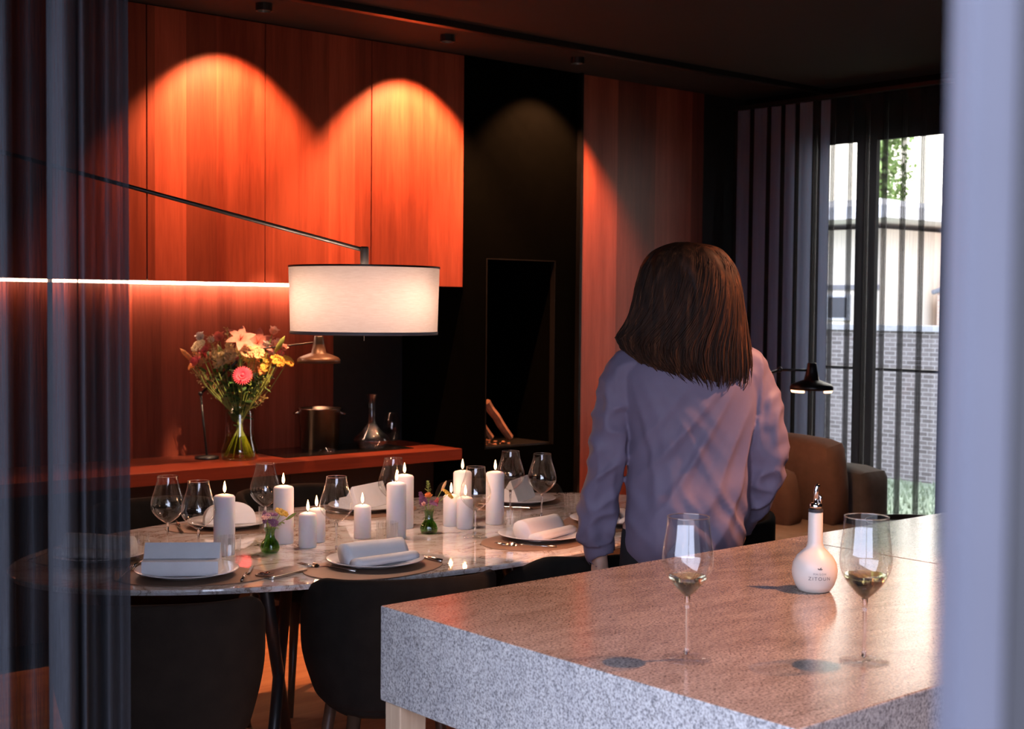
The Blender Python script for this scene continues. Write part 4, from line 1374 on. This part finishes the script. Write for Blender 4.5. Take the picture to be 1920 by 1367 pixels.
# left sheer, hanging inside the opening the camera looks through
t = thing('sheer_curtain', 'slate blue sheer curtain with vertical folds at the left, seen close up', 'curtain', (0, 0, 0))
ctrl = [(0.877, 1.874), (0.885, 1.92), (0.859, 1.902), (0.863, 1.951), (0.846, 1.939), (0.818, 1.884), (0.805, 1.863), (0.807, 1.88), (0.834, 1.95), (0.852, 1.987), (0.85, 1.989), (0.807, 1.894), (0.783, 1.862), (0.772, 1.872), (0.776, 1.908), (0.805, 1.988), (0.837, 2.053), (0.85, 2.095), (0.822, 2.066), (0.802, 2.057), (0.806, 2.106), (0.82, 2.16), (0.791, 2.093), (0.758, 2.015), (0.742, 2.003), (0.734, 2.036), (0.751, 2.127), (0.756, 2.188), (0.703, 2.102), (0.695, 2.175), (0.661, 2.139), (0.652, 2.212)]
def smoothpath(c, n=8):
    out = []
    for i in range(len(c) - 1):
        p0, p1, p2, p3 = [Vector(c[max(0, min(len(c) - 1, i + q))]) for q in (-1, 0, 1, 2)]
        for j in range(n):
            s = j / n
            out.append(tuple(0.5 * ((2 * p1) + (p2 - p0) * s + (2 * p0 - 5 * p1 + 4 * p2 - p3) * s * s + (3 * p1 - p0 - 3 * p2 + p3) * s ** 3)))
    out.append(tuple(c[-1]))
    return out
curtain_mesh(smoothpath(ctrl), 0.02, 2.70, 'sheer_cloth', M_SHEERL, t, nz=10, hang=0.003)
MB().tube([(0.86, 1.6, 2.712), (0.86, 2.6, 2.712)], 0.008, 8).build('curtain_rail', M_METBLK, t)

# garden window curtain: flat sheer panels between tightly gathered pleats
t = thing('pleated_sheer', 'grey sheer curtain with narrow dark pleats across the garden window', 'curtain', (0, 0, 0))
path = []
y = 5.27
rnd = random.Random(2)
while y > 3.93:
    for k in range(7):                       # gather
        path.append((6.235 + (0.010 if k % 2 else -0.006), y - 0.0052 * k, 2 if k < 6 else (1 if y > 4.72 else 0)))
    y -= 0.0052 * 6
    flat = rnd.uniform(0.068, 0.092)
    daylit = 1 if y > 4.66 else 0
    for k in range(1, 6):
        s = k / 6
        path.append((6.235 + 0.014 * math.sin(s * PI) * (1 if k else 0), y - flat * s, daylit))
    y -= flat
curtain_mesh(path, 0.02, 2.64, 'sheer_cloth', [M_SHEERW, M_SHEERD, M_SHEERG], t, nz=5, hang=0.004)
MB().box((6.22, 3.85, 2.645), (6.26, 5.30, 2.665)).build('curtain_rail', M_METBLK, t)

# ================================================================ stone island
IX0, IX1, IY0, IY1, IZ = 1.568, 4.6, 1.192, 2.215, 0.90
t = thing('kitchen_island', 'massive grey beige granite kitchen island in the foreground', 'island', (0, 0, 0))
def stoneblock(x0, x1, y0, y1, z0, z1):
    mb = MB()
    mb.box((x0, y0, z0), (x1, y1, z1))
    return mb
def isl(x0, x1, nm):
    mb = stoneblock(x0, x1, IY0, IY1, IZ - 0.190, IZ)
    for k, f in enumerate(mb.f):
        mb.mi[k] = 0 if k == 1 else 1
    mb.build(nm, [M_GRAN, M_GRANS], t, bevel=0.003)
isl(IX0, 2.8515, 'stone_slab')
isl(2.8525, IX1, 'stone_slab')
MB().box((IX0 + 0.30, IY0 + 0.05, 0.0), (IX1 - 0.1, IY1 - 0.12, IZ - 0.1905)).build('black_plinth', M_BLACK, t)
MB().box((IX0 + 0.006, IY1 - 0.060, 0.0), (IX0 + 0.070, IY1 - 0.010, IZ - 0.1905)).build('oak_leg', M_OAK, t, bevel=0.002)

# two glasses of wine on the island
def poured(t, prof, zl, mat_):
    pr = [(max(0.0, r - 0.0012), z) for r, z in prof if z <= zl]
    pr = [(0, pr[0][1] + 0.001)] + pr
    rl = pr[-1][0]
    pr += [(rl, zl), (0, zl)]
    MB().lathe(pr, 48).build('wine', mat_, t, smooth=False)
gA, pf = wineglass('filled_wine_glass', 'wine glass a third full of pale white wine, standing alone on the island', (1.735, 1.553, IZ), 0.244, 0.0435, 0.0355, 0.108, 0.172, 0.0415, 'filled wine glasses on the island', 64)
poured(gA, pf, 0.143, M_WINE)
gB, pf = wineglass('filled_wine_glass', 'wine glass with darker looking wine, standing right of the cream bottle', (1.958, 1.352, IZ), 0.248, 0.0435, 0.0370, 0.108, 0.172, 0.0415, 'filled wine glasses on the island', 64)
poured(gB, pf, 0.150, M_WINE2)

# oil bottle
BZ = Vector((2.372, 1.765, IZ))
t = thing('oil_bottle', 'cream ceramic round-bellied oil bottle with a chrome pourer on the island', 'bottle', BZ)
bprof = [(0, 0), (0.028, 0), (0.033, 0.002), (0.041, 0.014), (0.0465, 0.030), (0.048, 0.044), (0.0455, 0.060), (0.038, 0.074), (0.027, 0.085), (0.0185, 0.093), (0.0155, 0.104), (0.0150, 0.166), (0.0135, 0.168), (0, 0.168)]
MB().lathe(bprof, 48).build('ceramic_body', M_CERAM, t, smooth=True)
MB().lathe([(0, 0.168), (0.0150, 0.168), (0.0155, 0.171), (0.0150, 0.174), (0, 0.174)], 28).build('black_stopper', M_GASK, t)
MB().lathe([(0, 0.174), (0.0125, 0.174), (0.0128, 0.184), (0.010, 0.187), (0, 0.187)], 28).build('chrome_collar', M_CHROME, t, smooth=True)
MB().tube([(0, 0, 0.186), (0, 0, 0.215), tuple(UR * 0.002 + Vector((0, 0, 0.222))), tuple(UR * 0.006 + Vector((0, 0, 0.227)))], [0.0052, 0.0050, 0.0050, 0.0035], 14).build('pour_spout', M_CHROME, t, smooth=True)
MB().tube([tuple(UR * 0.009 + Vector((0, 0, 0.186))), tuple(UR * 0.010 + Vector((0, 0, 0.200))), tuple(UR * 0.006 + Vector((0, 0, 0.204)))], [0.0028, 0.0030, 0.0014], 10).build('air_tube', M_CHROME, t, smooth=True)
def brad(z):
    for (r0, z0), (r1, z1) in zip(bprof[1:-2], bprof[2:-1]):
        if z0 <= z <= z1 and z1 > z0:
            return r0 + (r1 - r0) * (z - z0) / (z1 - z0)
    return 0.03
def wraptext(txt, size, zc, nm, space=1.15):
    cu_ = bpy.data.curves.new('lettering', 'FONT')
    cu_.body = txt
    cu_.size = size
    cu_.align_x = 'CENTER'
    cu_.space_character = space
    ob = bpy.data.objects.new('lettering', cu_)
    C.objects.link(ob)
    bpy.context.view_layer.update()
    me = bpy.data.meshes.new_from_object(ob.evaluated_get(bpy.context.evaluated_depsgraph_get()))
    C.objects.unlink(ob)
    bpy.data.objects.remove(ob)
    a0_ = math.atan2(-0.765, -0.644)      # faces the camera, turned a little left
    for v_ in me.vertices:
        z = zc + v_.co.y
        r = brad(z) + 0.0004
        a = a0_ + v_.co.x / r
        v_.co = (r * math.cos(a), r * math.sin(a), z)
    me.materials.append(M_INK)
    oo = bpy.data.objects.new(nm, me)
    C.objects.link(oo)
    oo.parent = t
    return oo
wraptext('ZITOUN', 0.0105, 0.0305, 'lettering', 1.3)
wraptext('MAISON', 0.0058, 0.0420, 'lettering', 1.4)
em = MB()
a0_ = math.atan2(-0.765, -0.644)
for k, (dx, dz, L, W, ang) in enumerate([(0, 0, 0.006, 0.003, 60), (0, 0, 0.006, 0.003, 150), (0.001, -0.001, 0.005, 0.0026, 20)]):
    r = brad(0.053) + 0.0006
    o_ = Vector((r * math.cos(a0_), r * math.sin(a0_), 0.053))
    tn = Vector((-math.sin(a0_), math.cos(a0_), 0))
    petal(em, o_ + tn * dx, tn * math.cos(R(ang)) + Vector((0, 0, math.sin(R(ang)))), Vector((math.cos(a0_), math.sin(a0_), 0.3)), L, W, 0.0)
em.build('leaf_emblem', M_INK, t)

# ================================================================ the woman
W0 = Vector((2.795, 2.525, 0))
wom = thing('person', 'woman seen from behind in a lavender shirt, brown hair swinging, standing at the table', 'person', W0, R(-40.7))


def loft(mb, rings, nseg=48, fold=None, capb=True, capt=True):
    """rings: (z, cx, cy, rx, ry)"""
    # resample
    rs = []
    for i in range(len(rings) - 1):
        for j in range(6):
            s = j / 6
            p0, p1, p2, p3 = [rings[max(0, min(len(rings) - 1, i + q))] for q in (-1, 0, 1, 2)]
            rs.append([0.5 * (2 * p1[k] + (p2[k] - p0[k]) * s + (2 * p0[k] - 5 * p1[k] + 4 * p2[k] - p3[k]) * s * s + (3 * p1[k] - p0[k] - 3 * p2[k] + p3[k]) * s ** 3) for k in range(5)])
    rs.append(list(rings[-1]))
    vs, fs = [], []
    for (z, cx_, cy_, rx, ry) in rs:
        for i in range(nseg):
            a = 2 * PI * i / nseg
            c_, s_ = math.cos(a), math.sin(a)
            q = (abs(c_) ** 2.3 + abs(s_) ** 2.3) ** (-1 / 2.3)
            f = 0.0 if fold is None else fold(a, z)
            vs.append((cx_ + (rx + f) * q * c_, cy_ + (ry + f) * q * s_, z))
    for k in range(len(rs) - 1):
        for i in range(nseg):
            j = (i + 1) % nseg
            fs.append((k * nseg + i, k * nseg + j, (k + 1) * nseg + j, (k + 1) * nseg + i))
    fs.append(tuple(range(nseg))[::-1])
    fs.append(tuple((len(rs) - 1) * nseg + i for i in range(nseg)))
    mb.add(vs, fs)


def limb(mb, pts, nseg=28, fold=None, dens=8, disp=None):
    """pts: (x, y, z, r)"""
    out = []
    for i in range(len(pts) - 1):
        for j in range(dens):
            s = j / dens
            p0, p1, p2, p3 = [pts[max(0, min(len(pts) - 1, i + q))] for q in (-1, 0, 1, 2)]
            out.append([0.5 * (2 * p1[k] + (p2[k] - p0[k]) * s + (2 * p0[k] - 5 * p1[k] + 4 * p2[k] - p3[k]) * s * s + (3 * p1[k] - p0[k] - 3 * p2[k] + p3[k]) * s ** 3) for k in range(4)])
    out.append(list(pts[-1]))
    n_ = len(out)
    rad = []
    for i, p in enumerate(out):
        rad.append(p[3] + (fold(i / (n_ - 1)) if fold else 0))
    v0 = len(mb.v)
    mb.tube([p[:3] for p in out], rad, nseg)
    if disp:
        for i in range(n_):
            cc = Vector(out[i][:3])
            for k in range(nseg):
                p = Vector(mb.v[v0 + i * nseg + k])
                mb.v[v0 + i * nseg + k] = tuple(p + (p - cc).normalized() * disp(p, i / (n_ - 1)))


# body: one continuous skin surface
body = MB()
loft(body, [(0.84, 0.0, 0.0, 0.150, 0.105), (0.95, 0.0, 0.0, 0.150, 0.105), (1.05, 0.0, 0, 0.125, 0.090), (1.15, 0.005, 0, 0.135, 0.095), (1.27, 0.01, 0, 0.155, 0.10), (1.345, 0.01, 0, 0.140, 0.075), (1.385, 0.01, 0.0, 0.07, 0.055)])
limb(body, [(0.01, -0.01, 1.34, 0.060), (0.012, 0.0, 1.41, 0.050), (0.012, 0.01, 1.48, 0.050)])
hm = Matrix.Rotation(R(25), 3, 'Z')
HC = Vector((0.012, 0.018, 1.555))
body.ball(HC, 1.0, 20, sc=(0.073, 0.092, 0.105), M=hm)
body.ball(HC + hm @ Vector((0, 0.035, -0.055)), 1.0, 14, sc=(0.050, 0.055, 0.060), M=hm)         # jaw
body.tube([HC + hm @ Vector((0, 0.088, 0.012)), HC + hm @ Vector((0, 0.112, -0.022)), HC + hm @ Vector((0, 0.096, -0.032))], [0.008, 0.013, 0.010], 10)   # nose
body.ball(HC + hm @ Vector((0, 0.094, -0.052)), 1.0, 8, sc=(0.022, 0.009, 0.009), M=hm)         # lips
for s in (-1, 1):
    body.ball(HC + hm @ Vector((s * 0.074, 0.0, -0.012)), 1.0, 8, sc=(0.010, 0.018, 0.030), M=hm)   # ears
    body.ball(HC + hm @ Vector((s * 0.030, 0.080, 0.004)), 1.0, 8, sc=(0.016, 0.012, 0.009), M=hm)  # eyelids
LA = [(-0.150, 0, 1.335, 0.046), (-0.188, 0, 1.22, 0.042), (-0.205, 0.0, 1.09, 0.036), (-0.222, 0.03, 0.96, 0.033), (-0.222, 0.052, 0.84, 0.024), (-0.221, 0.056, 0.805, 0.022)]
RA = [(0.165, 0, 1.335, 0.046), (0.205, -0.01, 1.21, 0.042), (0.226, -0.01, 1.085, 0.037), (0.215, 0.05, 0.99, 0.033), (0.185, 0.13, 0.88, 0.024), (0.178, 0.145, 0.855, 0.022)]
limb(body, LA)
limb(body, RA)
def hand(mb, wrist, d, side, palm_n):
    """d: pointing direction, side: towards the thumb, palm_n: palm normal"""
    d, side, pn = Vector(d).normalized(), Vector(side).normalized(), Vector(palm_n).normalized()
    w = Vector(wrist)
    limb(mb, [(*w, 0.021), (*(w + d * 0.03), 0.024), (*(w + d * 0.05), 0.026)], 14, dens=3)
    for q in (-0.024, -0.008, 0.008, 0.024):
        limb(mb, [(*(w + d * 0.02 + side * q * 0.7), 0.013), (*(w + d * 0.082 + side * q), 0.0115)], 10, dens=3)
    for q, L in ((0.026, 0.068), (0.009, 0.078), (-0.009, 0.072), (-0.026, 0.056)):
        b0 = w + d * 0.080 + side * q
        b1 = b0 + (d * 0.95 + pn * 0.2) * L * 0.45
        b2 = b1 + (d * 0.8 + pn * 0.6) * L * 0.32
        b3 = b2 + (d * 0.5 + pn * 0.85) * L * 0.25
        limb(mb, [(*b0, 0.0092), (*b1, 0.0086), (*b2, 0.0080), (*b3, 0.0062)], 10, dens=3)
    t0_ = w + d * 0.022 + side * 0.022
    t1_ = t0_ + (side * 0.75 + d * 0.7 + pn * 0.25) * 0.034
    t2_ = t1_ + (side * 0.25 + d * 0.95 + pn * 0.3) * 0.030
    limb(mb, [(*t0_, 0.013), (*t1_, 0.0105), (*t2_, 0.0080)], 10, dens=3)
hand(body, (-0.221, 0.056, 0.808), (0.02, 0.12, -1), (0.1, 1, 0.15), (1, -0.1, 0))
hand(body, (0.178, 0.145, 0.858), (-0.1, 0.75, -0.55), (-1, 0.0, 0.1), (0, -0.4, -1))
for s in (-1, 1):
    limb(body, [(s * 0.075, 0, 0.90, 0.088), (s * 0.085, 0.005, 0.70, 0.075), (s * 0.088, 0.01, 0.48, 0.055), (s * 0.09, -0.005, 0.34, 0.052), (s * 0.092, -0.01, 0.10, 0.034), (s * 0.092, -0.01, 0.05, 0.034)])
    body.ball((s * 0.094, 0.045, 0.035), 1.0, 10, sc=(0.040, 0.115, 0.033))
body.build('body', M_SKIN, wom, remesh=0.0055)

# trousers and shoes
tr_ = MB()
loft(tr_, [(0.80, 0, 0, 0.158, 0.118), (0.90, 0, 0, 0.158, 0.116), (0.98, 0, 0, 0.142, 0.104)])
for s in (-1, 1):
    limb(tr_, [(s * 0.075, 0, 0.88, 0.092), (s * 0.086, 0.005, 0.70, 0.086), (s * 0.090, 0.01, 0.48, 0.070), (s * 0.092, 0.0, 0.30, 0.064), (s * 0.094, 0.0, 0.06, 0.060)])
tr_.build('trousers', M_TROU, wom, remesh=0.010)
for s in (-1, 1):
    sh_ = MB()
    sh_.ball((s * 0.094, 0.045, 0.034), 1.0, 12, sc=(0.046, 0.130, 0.036))
    sh_.build('shoe', M_METBLK, wom, smooth=True)

# shirt: back panel with draped folds plus sleeves, grown into one surface
def ridge(*c):
    n_ = mnoise.noise(Vector(c))
    return 1.0 - min(1.0, abs(n_) * 2.6)


def shirt_fold(a, z):
    back = max(0.0, -math.sin(a))
    x = math.cos(a) * 0.18
    # folds run down and left from the right armpit, straight down from the left shoulder
    px_, pz_ = x - 0.20, z - 1.50
    phi, rho = math.atan2(px_, -pz_), math.hypot(px_, pz_)
    f1 = ridge(phi * 6.5, rho * 2.2, 3.1)
    qx, qz = x + 0.17, z - 1.46
    f2 = ridge(math.atan2(qx, -qz) * 7.0, math.hypot(qx, qz) * 2.6, 9.4)
    f3 = ridge(x * 6.0, z * 16.0 + x * 18.0, 5.5)
    wl = max(0.0, min(1.0, 0.5 - x * 4.5))
    lo = max(0.0, min(1.0, (1.33 - z) / 0.20))
    low = math.exp(-((z - 0.93) / 0.07) ** 2)
    blo = 0.012 * math.exp(-((z - 0.98 - 0.3 * x) / 0.045) ** 2) * back
    return (0.017 * (f1 - 0.5) * (1 - 0.5 * wl) + 0.011 * (f2 - 0.5) * wl) * lo * (0.4 + 0.6 * back) + 0.012 * (f3 - 0.5) * low + blo


def sleeve_disp(seed, amp):
    def f(p, t):
        f1 = ridge(p.x * 9 + p.z * 9 + seed, p.y * 9, p.z * 15 - p.x * 12)
        f2 = ridge(p.x * 22 + seed, p.y * 14, p.z * 5)
        return amp * ((f1 - 0.5) * (0.5 + t) + 0.5 * (f2 - 0.5))
    return f


sh_ = MB()
loft(sh_, [(0.795, 0.0, 0.005, 0.140, 0.122), (0.83, 0.004, 0.005, 0.158, 0.134), (0.88, 0.008, 0.0, 0.168, 0.138), (0.94, 0.012, 0.0, 0.172, 0.134), (1.02, 0.016, 0.0, 0.168, 0.126), (1.10, 0.020, 0.0, 0.172, 0.122),
           (1.18, 0.018, 0.0, 0.182, 0.122), (1.26, 0.014, 0.0, 0.192, 0.118), (1.32, 0.012, -0.002, 0.190, 0.104), (1.362, 0.010, -0.004, 0.160, 0.084), (1.39, 0.010, -0.004, 0.110, 0.070), (1.415, 0.010, -0.002, 0.072, 0.062)], 128, shirt_fold)
limb(sh_, [(-0.120, 0, 1.335, 0.058), (-0.158, 0, 1.315, 0.062), (-0.188, 0, 1.22, 0.059), (-0.206, -0.005, 1.09, 0.054), (-0.228, 0.02, 0.97, 0.053), (-0.232, 0.045, 0.885, 0.056), (-0.226, 0.054, 0.850, 0.048)], 56, None, 14, sleeve_disp(1.3, 0.011))
limb(sh_, [(-0.228, 0.052, 0.872, 0.044), (-0.224, 0.056, 0.84, 0.045), (-0.221, 0.058, 0.810, 0.043), (-0.220, 0.058, 0.806, 0.040)], 32)
limb(sh_, [(0.140, 0, 1.335, 0.058), (0.176, 0, 1.315, 0.062), (0.208, -0.01, 1.21, 0.060), (0.226, -0.012, 1.10, 0.056), (0.222, 0.02, 1.01, 0.054), (0.198, 0.09, 0.925, 0.047), (0.182, 0.135, 0.870, 0.040)], 56, None, 14, sleeve_disp(7.7, 0.013))
shirt = sh_.build('shirt', M_SHIRT, wom, remesh=0.0045)
limb_c = MB()
limb(limb_c, [(0.010, -0.012, 1.388, 0.062), (0.011, -0.010, 1.41, 0.060), (0.012, -0.006, 1.425, 0.058)], 32)
limb_c.build('collar', M_SHIRT, wom, smooth=True)
MB().ball((-0.266, 0.030, 0.845), 0.0055, 8, sc=(0.5, 1, 1)).build('cuff_button', plain('button', (0.4, 0.38, 0.37), 0.3), wom, smooth=True)

# hair
HR = [(455, 1270, 1300, 0.03), (462, 1248, 1340, 0.07), (475, 1226, 1362, 0.095), (500, 1208, 1380, 0.112), (540, 1199, 1391, 0.120), (580, 1196, 1396, 0.120), (612, 1184, 1400, 0.112), (642, 1168, 1404, 0.100),
      (668, 1184, 1407, 0.092), (690, 1212, 1407, 0.084), (708, 1250, 1398, 0.070), (718, 1290, 1375, 0.050)]
hrings = []
for (yy, xl, xr_, dy) in HR:
    z = 1.5 - (yy - 574.5) / 689
    hrings.append((z, (xl + xr_) / 2 / 689 - 1290 / 689, 0.0 - (0.0 if yy < 600 else (yy - 600) * 0.00030), (xr_ - xl) / 2 / 689, dy))
hrings = hrings[::-1]
m, n, l, b = nt('brown_hair')
v = coords(n, l, (60, 60, 5))
f1 = noise(n, l, v, 1.2, 5, 0.65, 0.6)
l.new(ramp(n, l, f1, [(0.38, (0.012, 0.005, 0.0025)), (0.55, (0.040, 0.015, 0.007)), (0.74, (0.14, 0.055, 0.022))]), b.inputs['Base Color'])
b.inputs['Roughness'].default_value = 0.6
b.inputs['Specular IOR Level'].default_value = 0.2
M_HAIR = m
hp = MB()
loft(hp, hrings, 64, lambda a, z: 0.004 * math.sin(9 * a + z * 30) + 0.002 * math.sin(23 * a))
# tilt the ends: left side lifts as the hair swings
for i, vv in enumerate(hp.v):
    x, y_, z = vv
    low = max(0, (1.44 - z) / 0.12)
    z2 = z + low * (0.030 * max(0, -(x + 0.02) / 0.15)) - low * 0.020 * max(0, (x - 0.0) / 0.15)
    hp.v[i] = (x, y_, z2)
ho = hp.build('hair', M_HAIR, wom, smooth=True)
# combed locks over the cap; they sweep from the crown to the lower left
st = MB()
rnd = random.Random(11)
def hairpt(a, s):
    """s 0 crown .. 1 tip"""
    z = 1.665 - s * (1.665 - 1.300)
    for i in range(len(hrings) - 1):
        r0, r1 = hrings[i], hrings[i + 1]
        if r0[0] <= z <= r1[0]:
            k = (z - r0[0]) / (r1[0] - r0[0])
            g = [r0[q] + (r1[q] - r0[q]) * k for q in range(5)]
            break
    else:
        g = hrings[0] if z < hrings[0][0] else hrings[-1]
    c_, s_ = math.cos(a), math.sin(a)
    q = (abs(c_) ** 2.3 + abs(s_) ** 2.3) ** (-1 / 2.3)
    x, y_ = g[1] + g[3] * q * c_, g[2] + g[4] * q * s_
    low = max(0, (1.44 - z) / 0.12)
    z += low * (0.030 * max(0, -(x + 0.02) / 0.15)) - low * 0.020 * max(0, x / 0.15)
    return Vector((x, y_, z))
for k in range(1500):
    a = rnd.uniform(0, 2 * PI)
    if PI * 0.2 < a < PI * 0.8 and rnd.random() < 0.6:
        a += PI
    s0 = rnd.uniform(0.0, 0.35)
    s1 = rnd.uniform(0.80, 1.10)
    flare = rnd.random() ** 2 * 0.016
    back = max(0, -math.sin(a))
    drift = -0.95 * back + rnd.uniform(-0.10, 0.10)
    dep_ = rnd.uniform(0, 0.006)
    pts = []
    for j in range(9):
        s = s0 + (s1 - s0) * j / 8
        ac = a + drift * (s - s0) ** 1.4
        p = hairpt(ac, s)
        c_ = Vector((0.0, 0.0, p.z))
        o_ = (p - c_); o_.z = 0
        p = p + o_.normalized() * (0.0015 + 0.0015 * math.sin(j + k) * s + dep_ * s + flare * s * s) + Vector((-0.010 * s * s * (1 if p.x < 0 else 0.3) * (flare * 60), 0, 0)) 
        if s > 0.95:
            p += o_.normalized() * rnd.uniform(0, 0.006)
        pts.append(p)
    w_ = rnd.uniform(0.0014, 0.0042)
    st.tube(pts, [w_ * q for q in (0.3, 0.7, 0.9, 1, 1, 0.9, 0.8, 0.55, 0.1)], 4, caps=False, flat=0.5)
st.build('hair_locks', M_HAIR, ho, smooth=True)

# ================================================================ garden outside
M_GRASS = plain('lawn_grass', (0.20, 0.24, 0.15), 0.95, var=0.35, vs=6)
struct('ground', MB().box((XW + 0.11, -2, -0.12), (30, 26, -0.02)), M_GRASS)
mb = MB()
rnd = random.Random(5)
for k in range(5000):
    x, y = rnd.uniform(7.2, 10.4), rnd.uniform(4.0, 8.2)
    h = rnd.uniform(0.03, 0.07)
    a = rnd.uniform(0, PI)
    dx, dy = 0.008 * math.cos(a), 0.008 * math.sin(a)
    mb.add([(x - dx, y - dy, -0.02), (x + dx, y + dy, -0.02), (x + rnd.uniform(-.02, .02), y + rnd.uniform(-.02, .02), -0.02 + h)], [(0, 1, 2)])
tag(mb.build('grass', M_GRASS), 'short green lawn grass in front of the brick garden wall', 'grass', kind='stuff')
MB_ = MB().box((6.85, 3.4, 1.135), (6.87, 6.2, 1.152))
t = thing('balustrade', 'thin dark handrail crossing outside the garden window', 'railing', (0, 0, 0))
MB_.build('handrail', M_METBLK, t)
for yy in (3.5, 6.1):
    MB().box((6.85, yy, -0.02), (6.87, yy + 0.02, 1.135)).build('post', M_METBLK, t)
M_BRK = bricks('old_grey_brick', (0.11, 0.09, 0.08), (0.19, 0.16, 0.145), (0.30, 0.27, 0.25), 2.0)
M_BRK2 = bricks('reddish_brick', (0.62, 0.42, 0.32), (0.75, 0.54, 0.42), (0.80, 0.72, 0.62), 2.0)
t = thing('garden_wall', 'weathered grey brick garden wall behind the lawn', 'wall', (0, 0, 0))
MB().box((10.5, 3.0, -0.02), (10.75, 12.0, 1.30)).build('brickwork', M_BRK, t)
MB().box((10.47, 3.0, 1.30), (10.78, 12.0, 1.35)).build('coping', plain('coping_stone', (0.35, 0.34, 0.33), 0.9), t)
M_REND = plain('pale_render', (0.82, 0.72, 0.60), 0.9, var=0.05, vs=2)
t = thing('rendered_house', 'pale rendered house with a projecting dark eave behind the garden wall', 'house', (0, 0, 0))
MB().box((14.0, 9.55, -0.02), (18, 14.0, 2.45)).build('house_wall', M_REND, t)
mb = MB()
mb.add([(13.2, 8.95, 2.52), (18.4, 8.95, 2.52), (18.4, 14.2, 2.52), (13.2, 14.2, 2.52), (13.2, 8.95, 2.66), (18.4, 8.95, 2.66), (18.4, 14.2, 2.66), (13.2, 14.2, 2.66), (15.5, 10.6, 2.95), (15.5, 14.2, 2.95)],
       [(0, 3, 2, 1), (0, 1, 5, 4), (3, 0, 4, 7), (4, 5, 8), (4, 8, 9, 7), (5, 6, 9, 8), (1, 2, 6, 5), (2, 3, 7, 6)])
mb.build('eave_roof', plain('roof_pale', (0.75, 0.72, 0.70), 0.8), t)
MB().box((13.97, 9.55, 1.72), (13.995, 14.0, 1.78)).build('string_course', plain('dark_band', (0.2, 0.19, 0.2), 0.8), t)
for y0 in (9.95, 10.75):
    wfr = MB().box((13.96, y0, 1.35), (13.995, y0 + 0.35, 1.66)).build('house_window', plain('window_white', (0.6, 0.6, 0.62), 0.5), t)
    MB().box((13.95, y0 + 0.04, 1.38), (13.959, y0 + 0.31, 1.63)).build('pane', M_GLBLACK, wfr)
MB().tube([(13.93, 9.62, -0.02), (13.93, 9.62, 2.5)], 0.035, 8).build('downpipe', plain('pipe_grey', (0.18, 0.17, 0.18), 0.6), t)
t = thing('brick_house', 'light reddish brick gable house at the right beyond the garden wall', 'house', (0, 0, 0))
mb = MB()
pr = [(3.0, -0.02), (9.4, -0.02), (9.4, 1.75), (8.6, 2.35), (7.8, 2.75), (3.0, 3.0)]
mb.extrude(pr, 15.0, 19.0)
mb.build('gable_wall', M_BRK2, t)
MB().box((14.95, 8.85, 1.10), (14.998, 9.25, 1.62)).build('house_window', plain('window_white2', (0.62, 0.62, 0.64), 0.5), t)
mb = MB().tube([(14.97, 9.45, 1.70), (14.97, 8.3, 2.02)], 0.03, 6)
mb.build('roof_verge', plain('lead_grey', (0.25, 0.27, 0.32), 0.7), t)
t = thing('leafy_tree', 'bright green tree rising above the roofs outside the window', 'tree', (20.5, 13.9, -0.02))
MB().tube([(0, 0, 0), (0.1, 0, 2.0), (0, 0.1, 3.6), (0.1, 0, 5)], [0.18, 0.14, 0.1, 0.03], 10).build('trunk', M_LEGW, t)
mb = MB()
rnd = random.Random(8)
for k in range(3600):
    th = rnd.uniform(0, 2 * PI)
    rr = 0.50 * math.sqrt(rnd.random())
    zz = rnd.uniform(-1.7, 1.8)
    sc = math.sqrt(max(0.05, 1 - (zz / 1.9) ** 2)) * (0.8 + 0.25 * math.sin(3 * th + zz * 2))
    p = Vector((rr * sc * math.cos(th), rr * sc * math.sin(th), 4.5 + zz))
    petal(mb, p, Vector((rnd.uniform(-1, 1), rnd.uniform(-1, 1), rnd.uniform(-.6, .6))), Vector((0, 0, 1)), rnd.uniform(0.10, 0.17), 0.075, 0.2, n=2)
mb.build('foliage', plain('tree_leaves', (0.30, 0.42, 0.14), 0.7, var=0.3, vs=3), t)
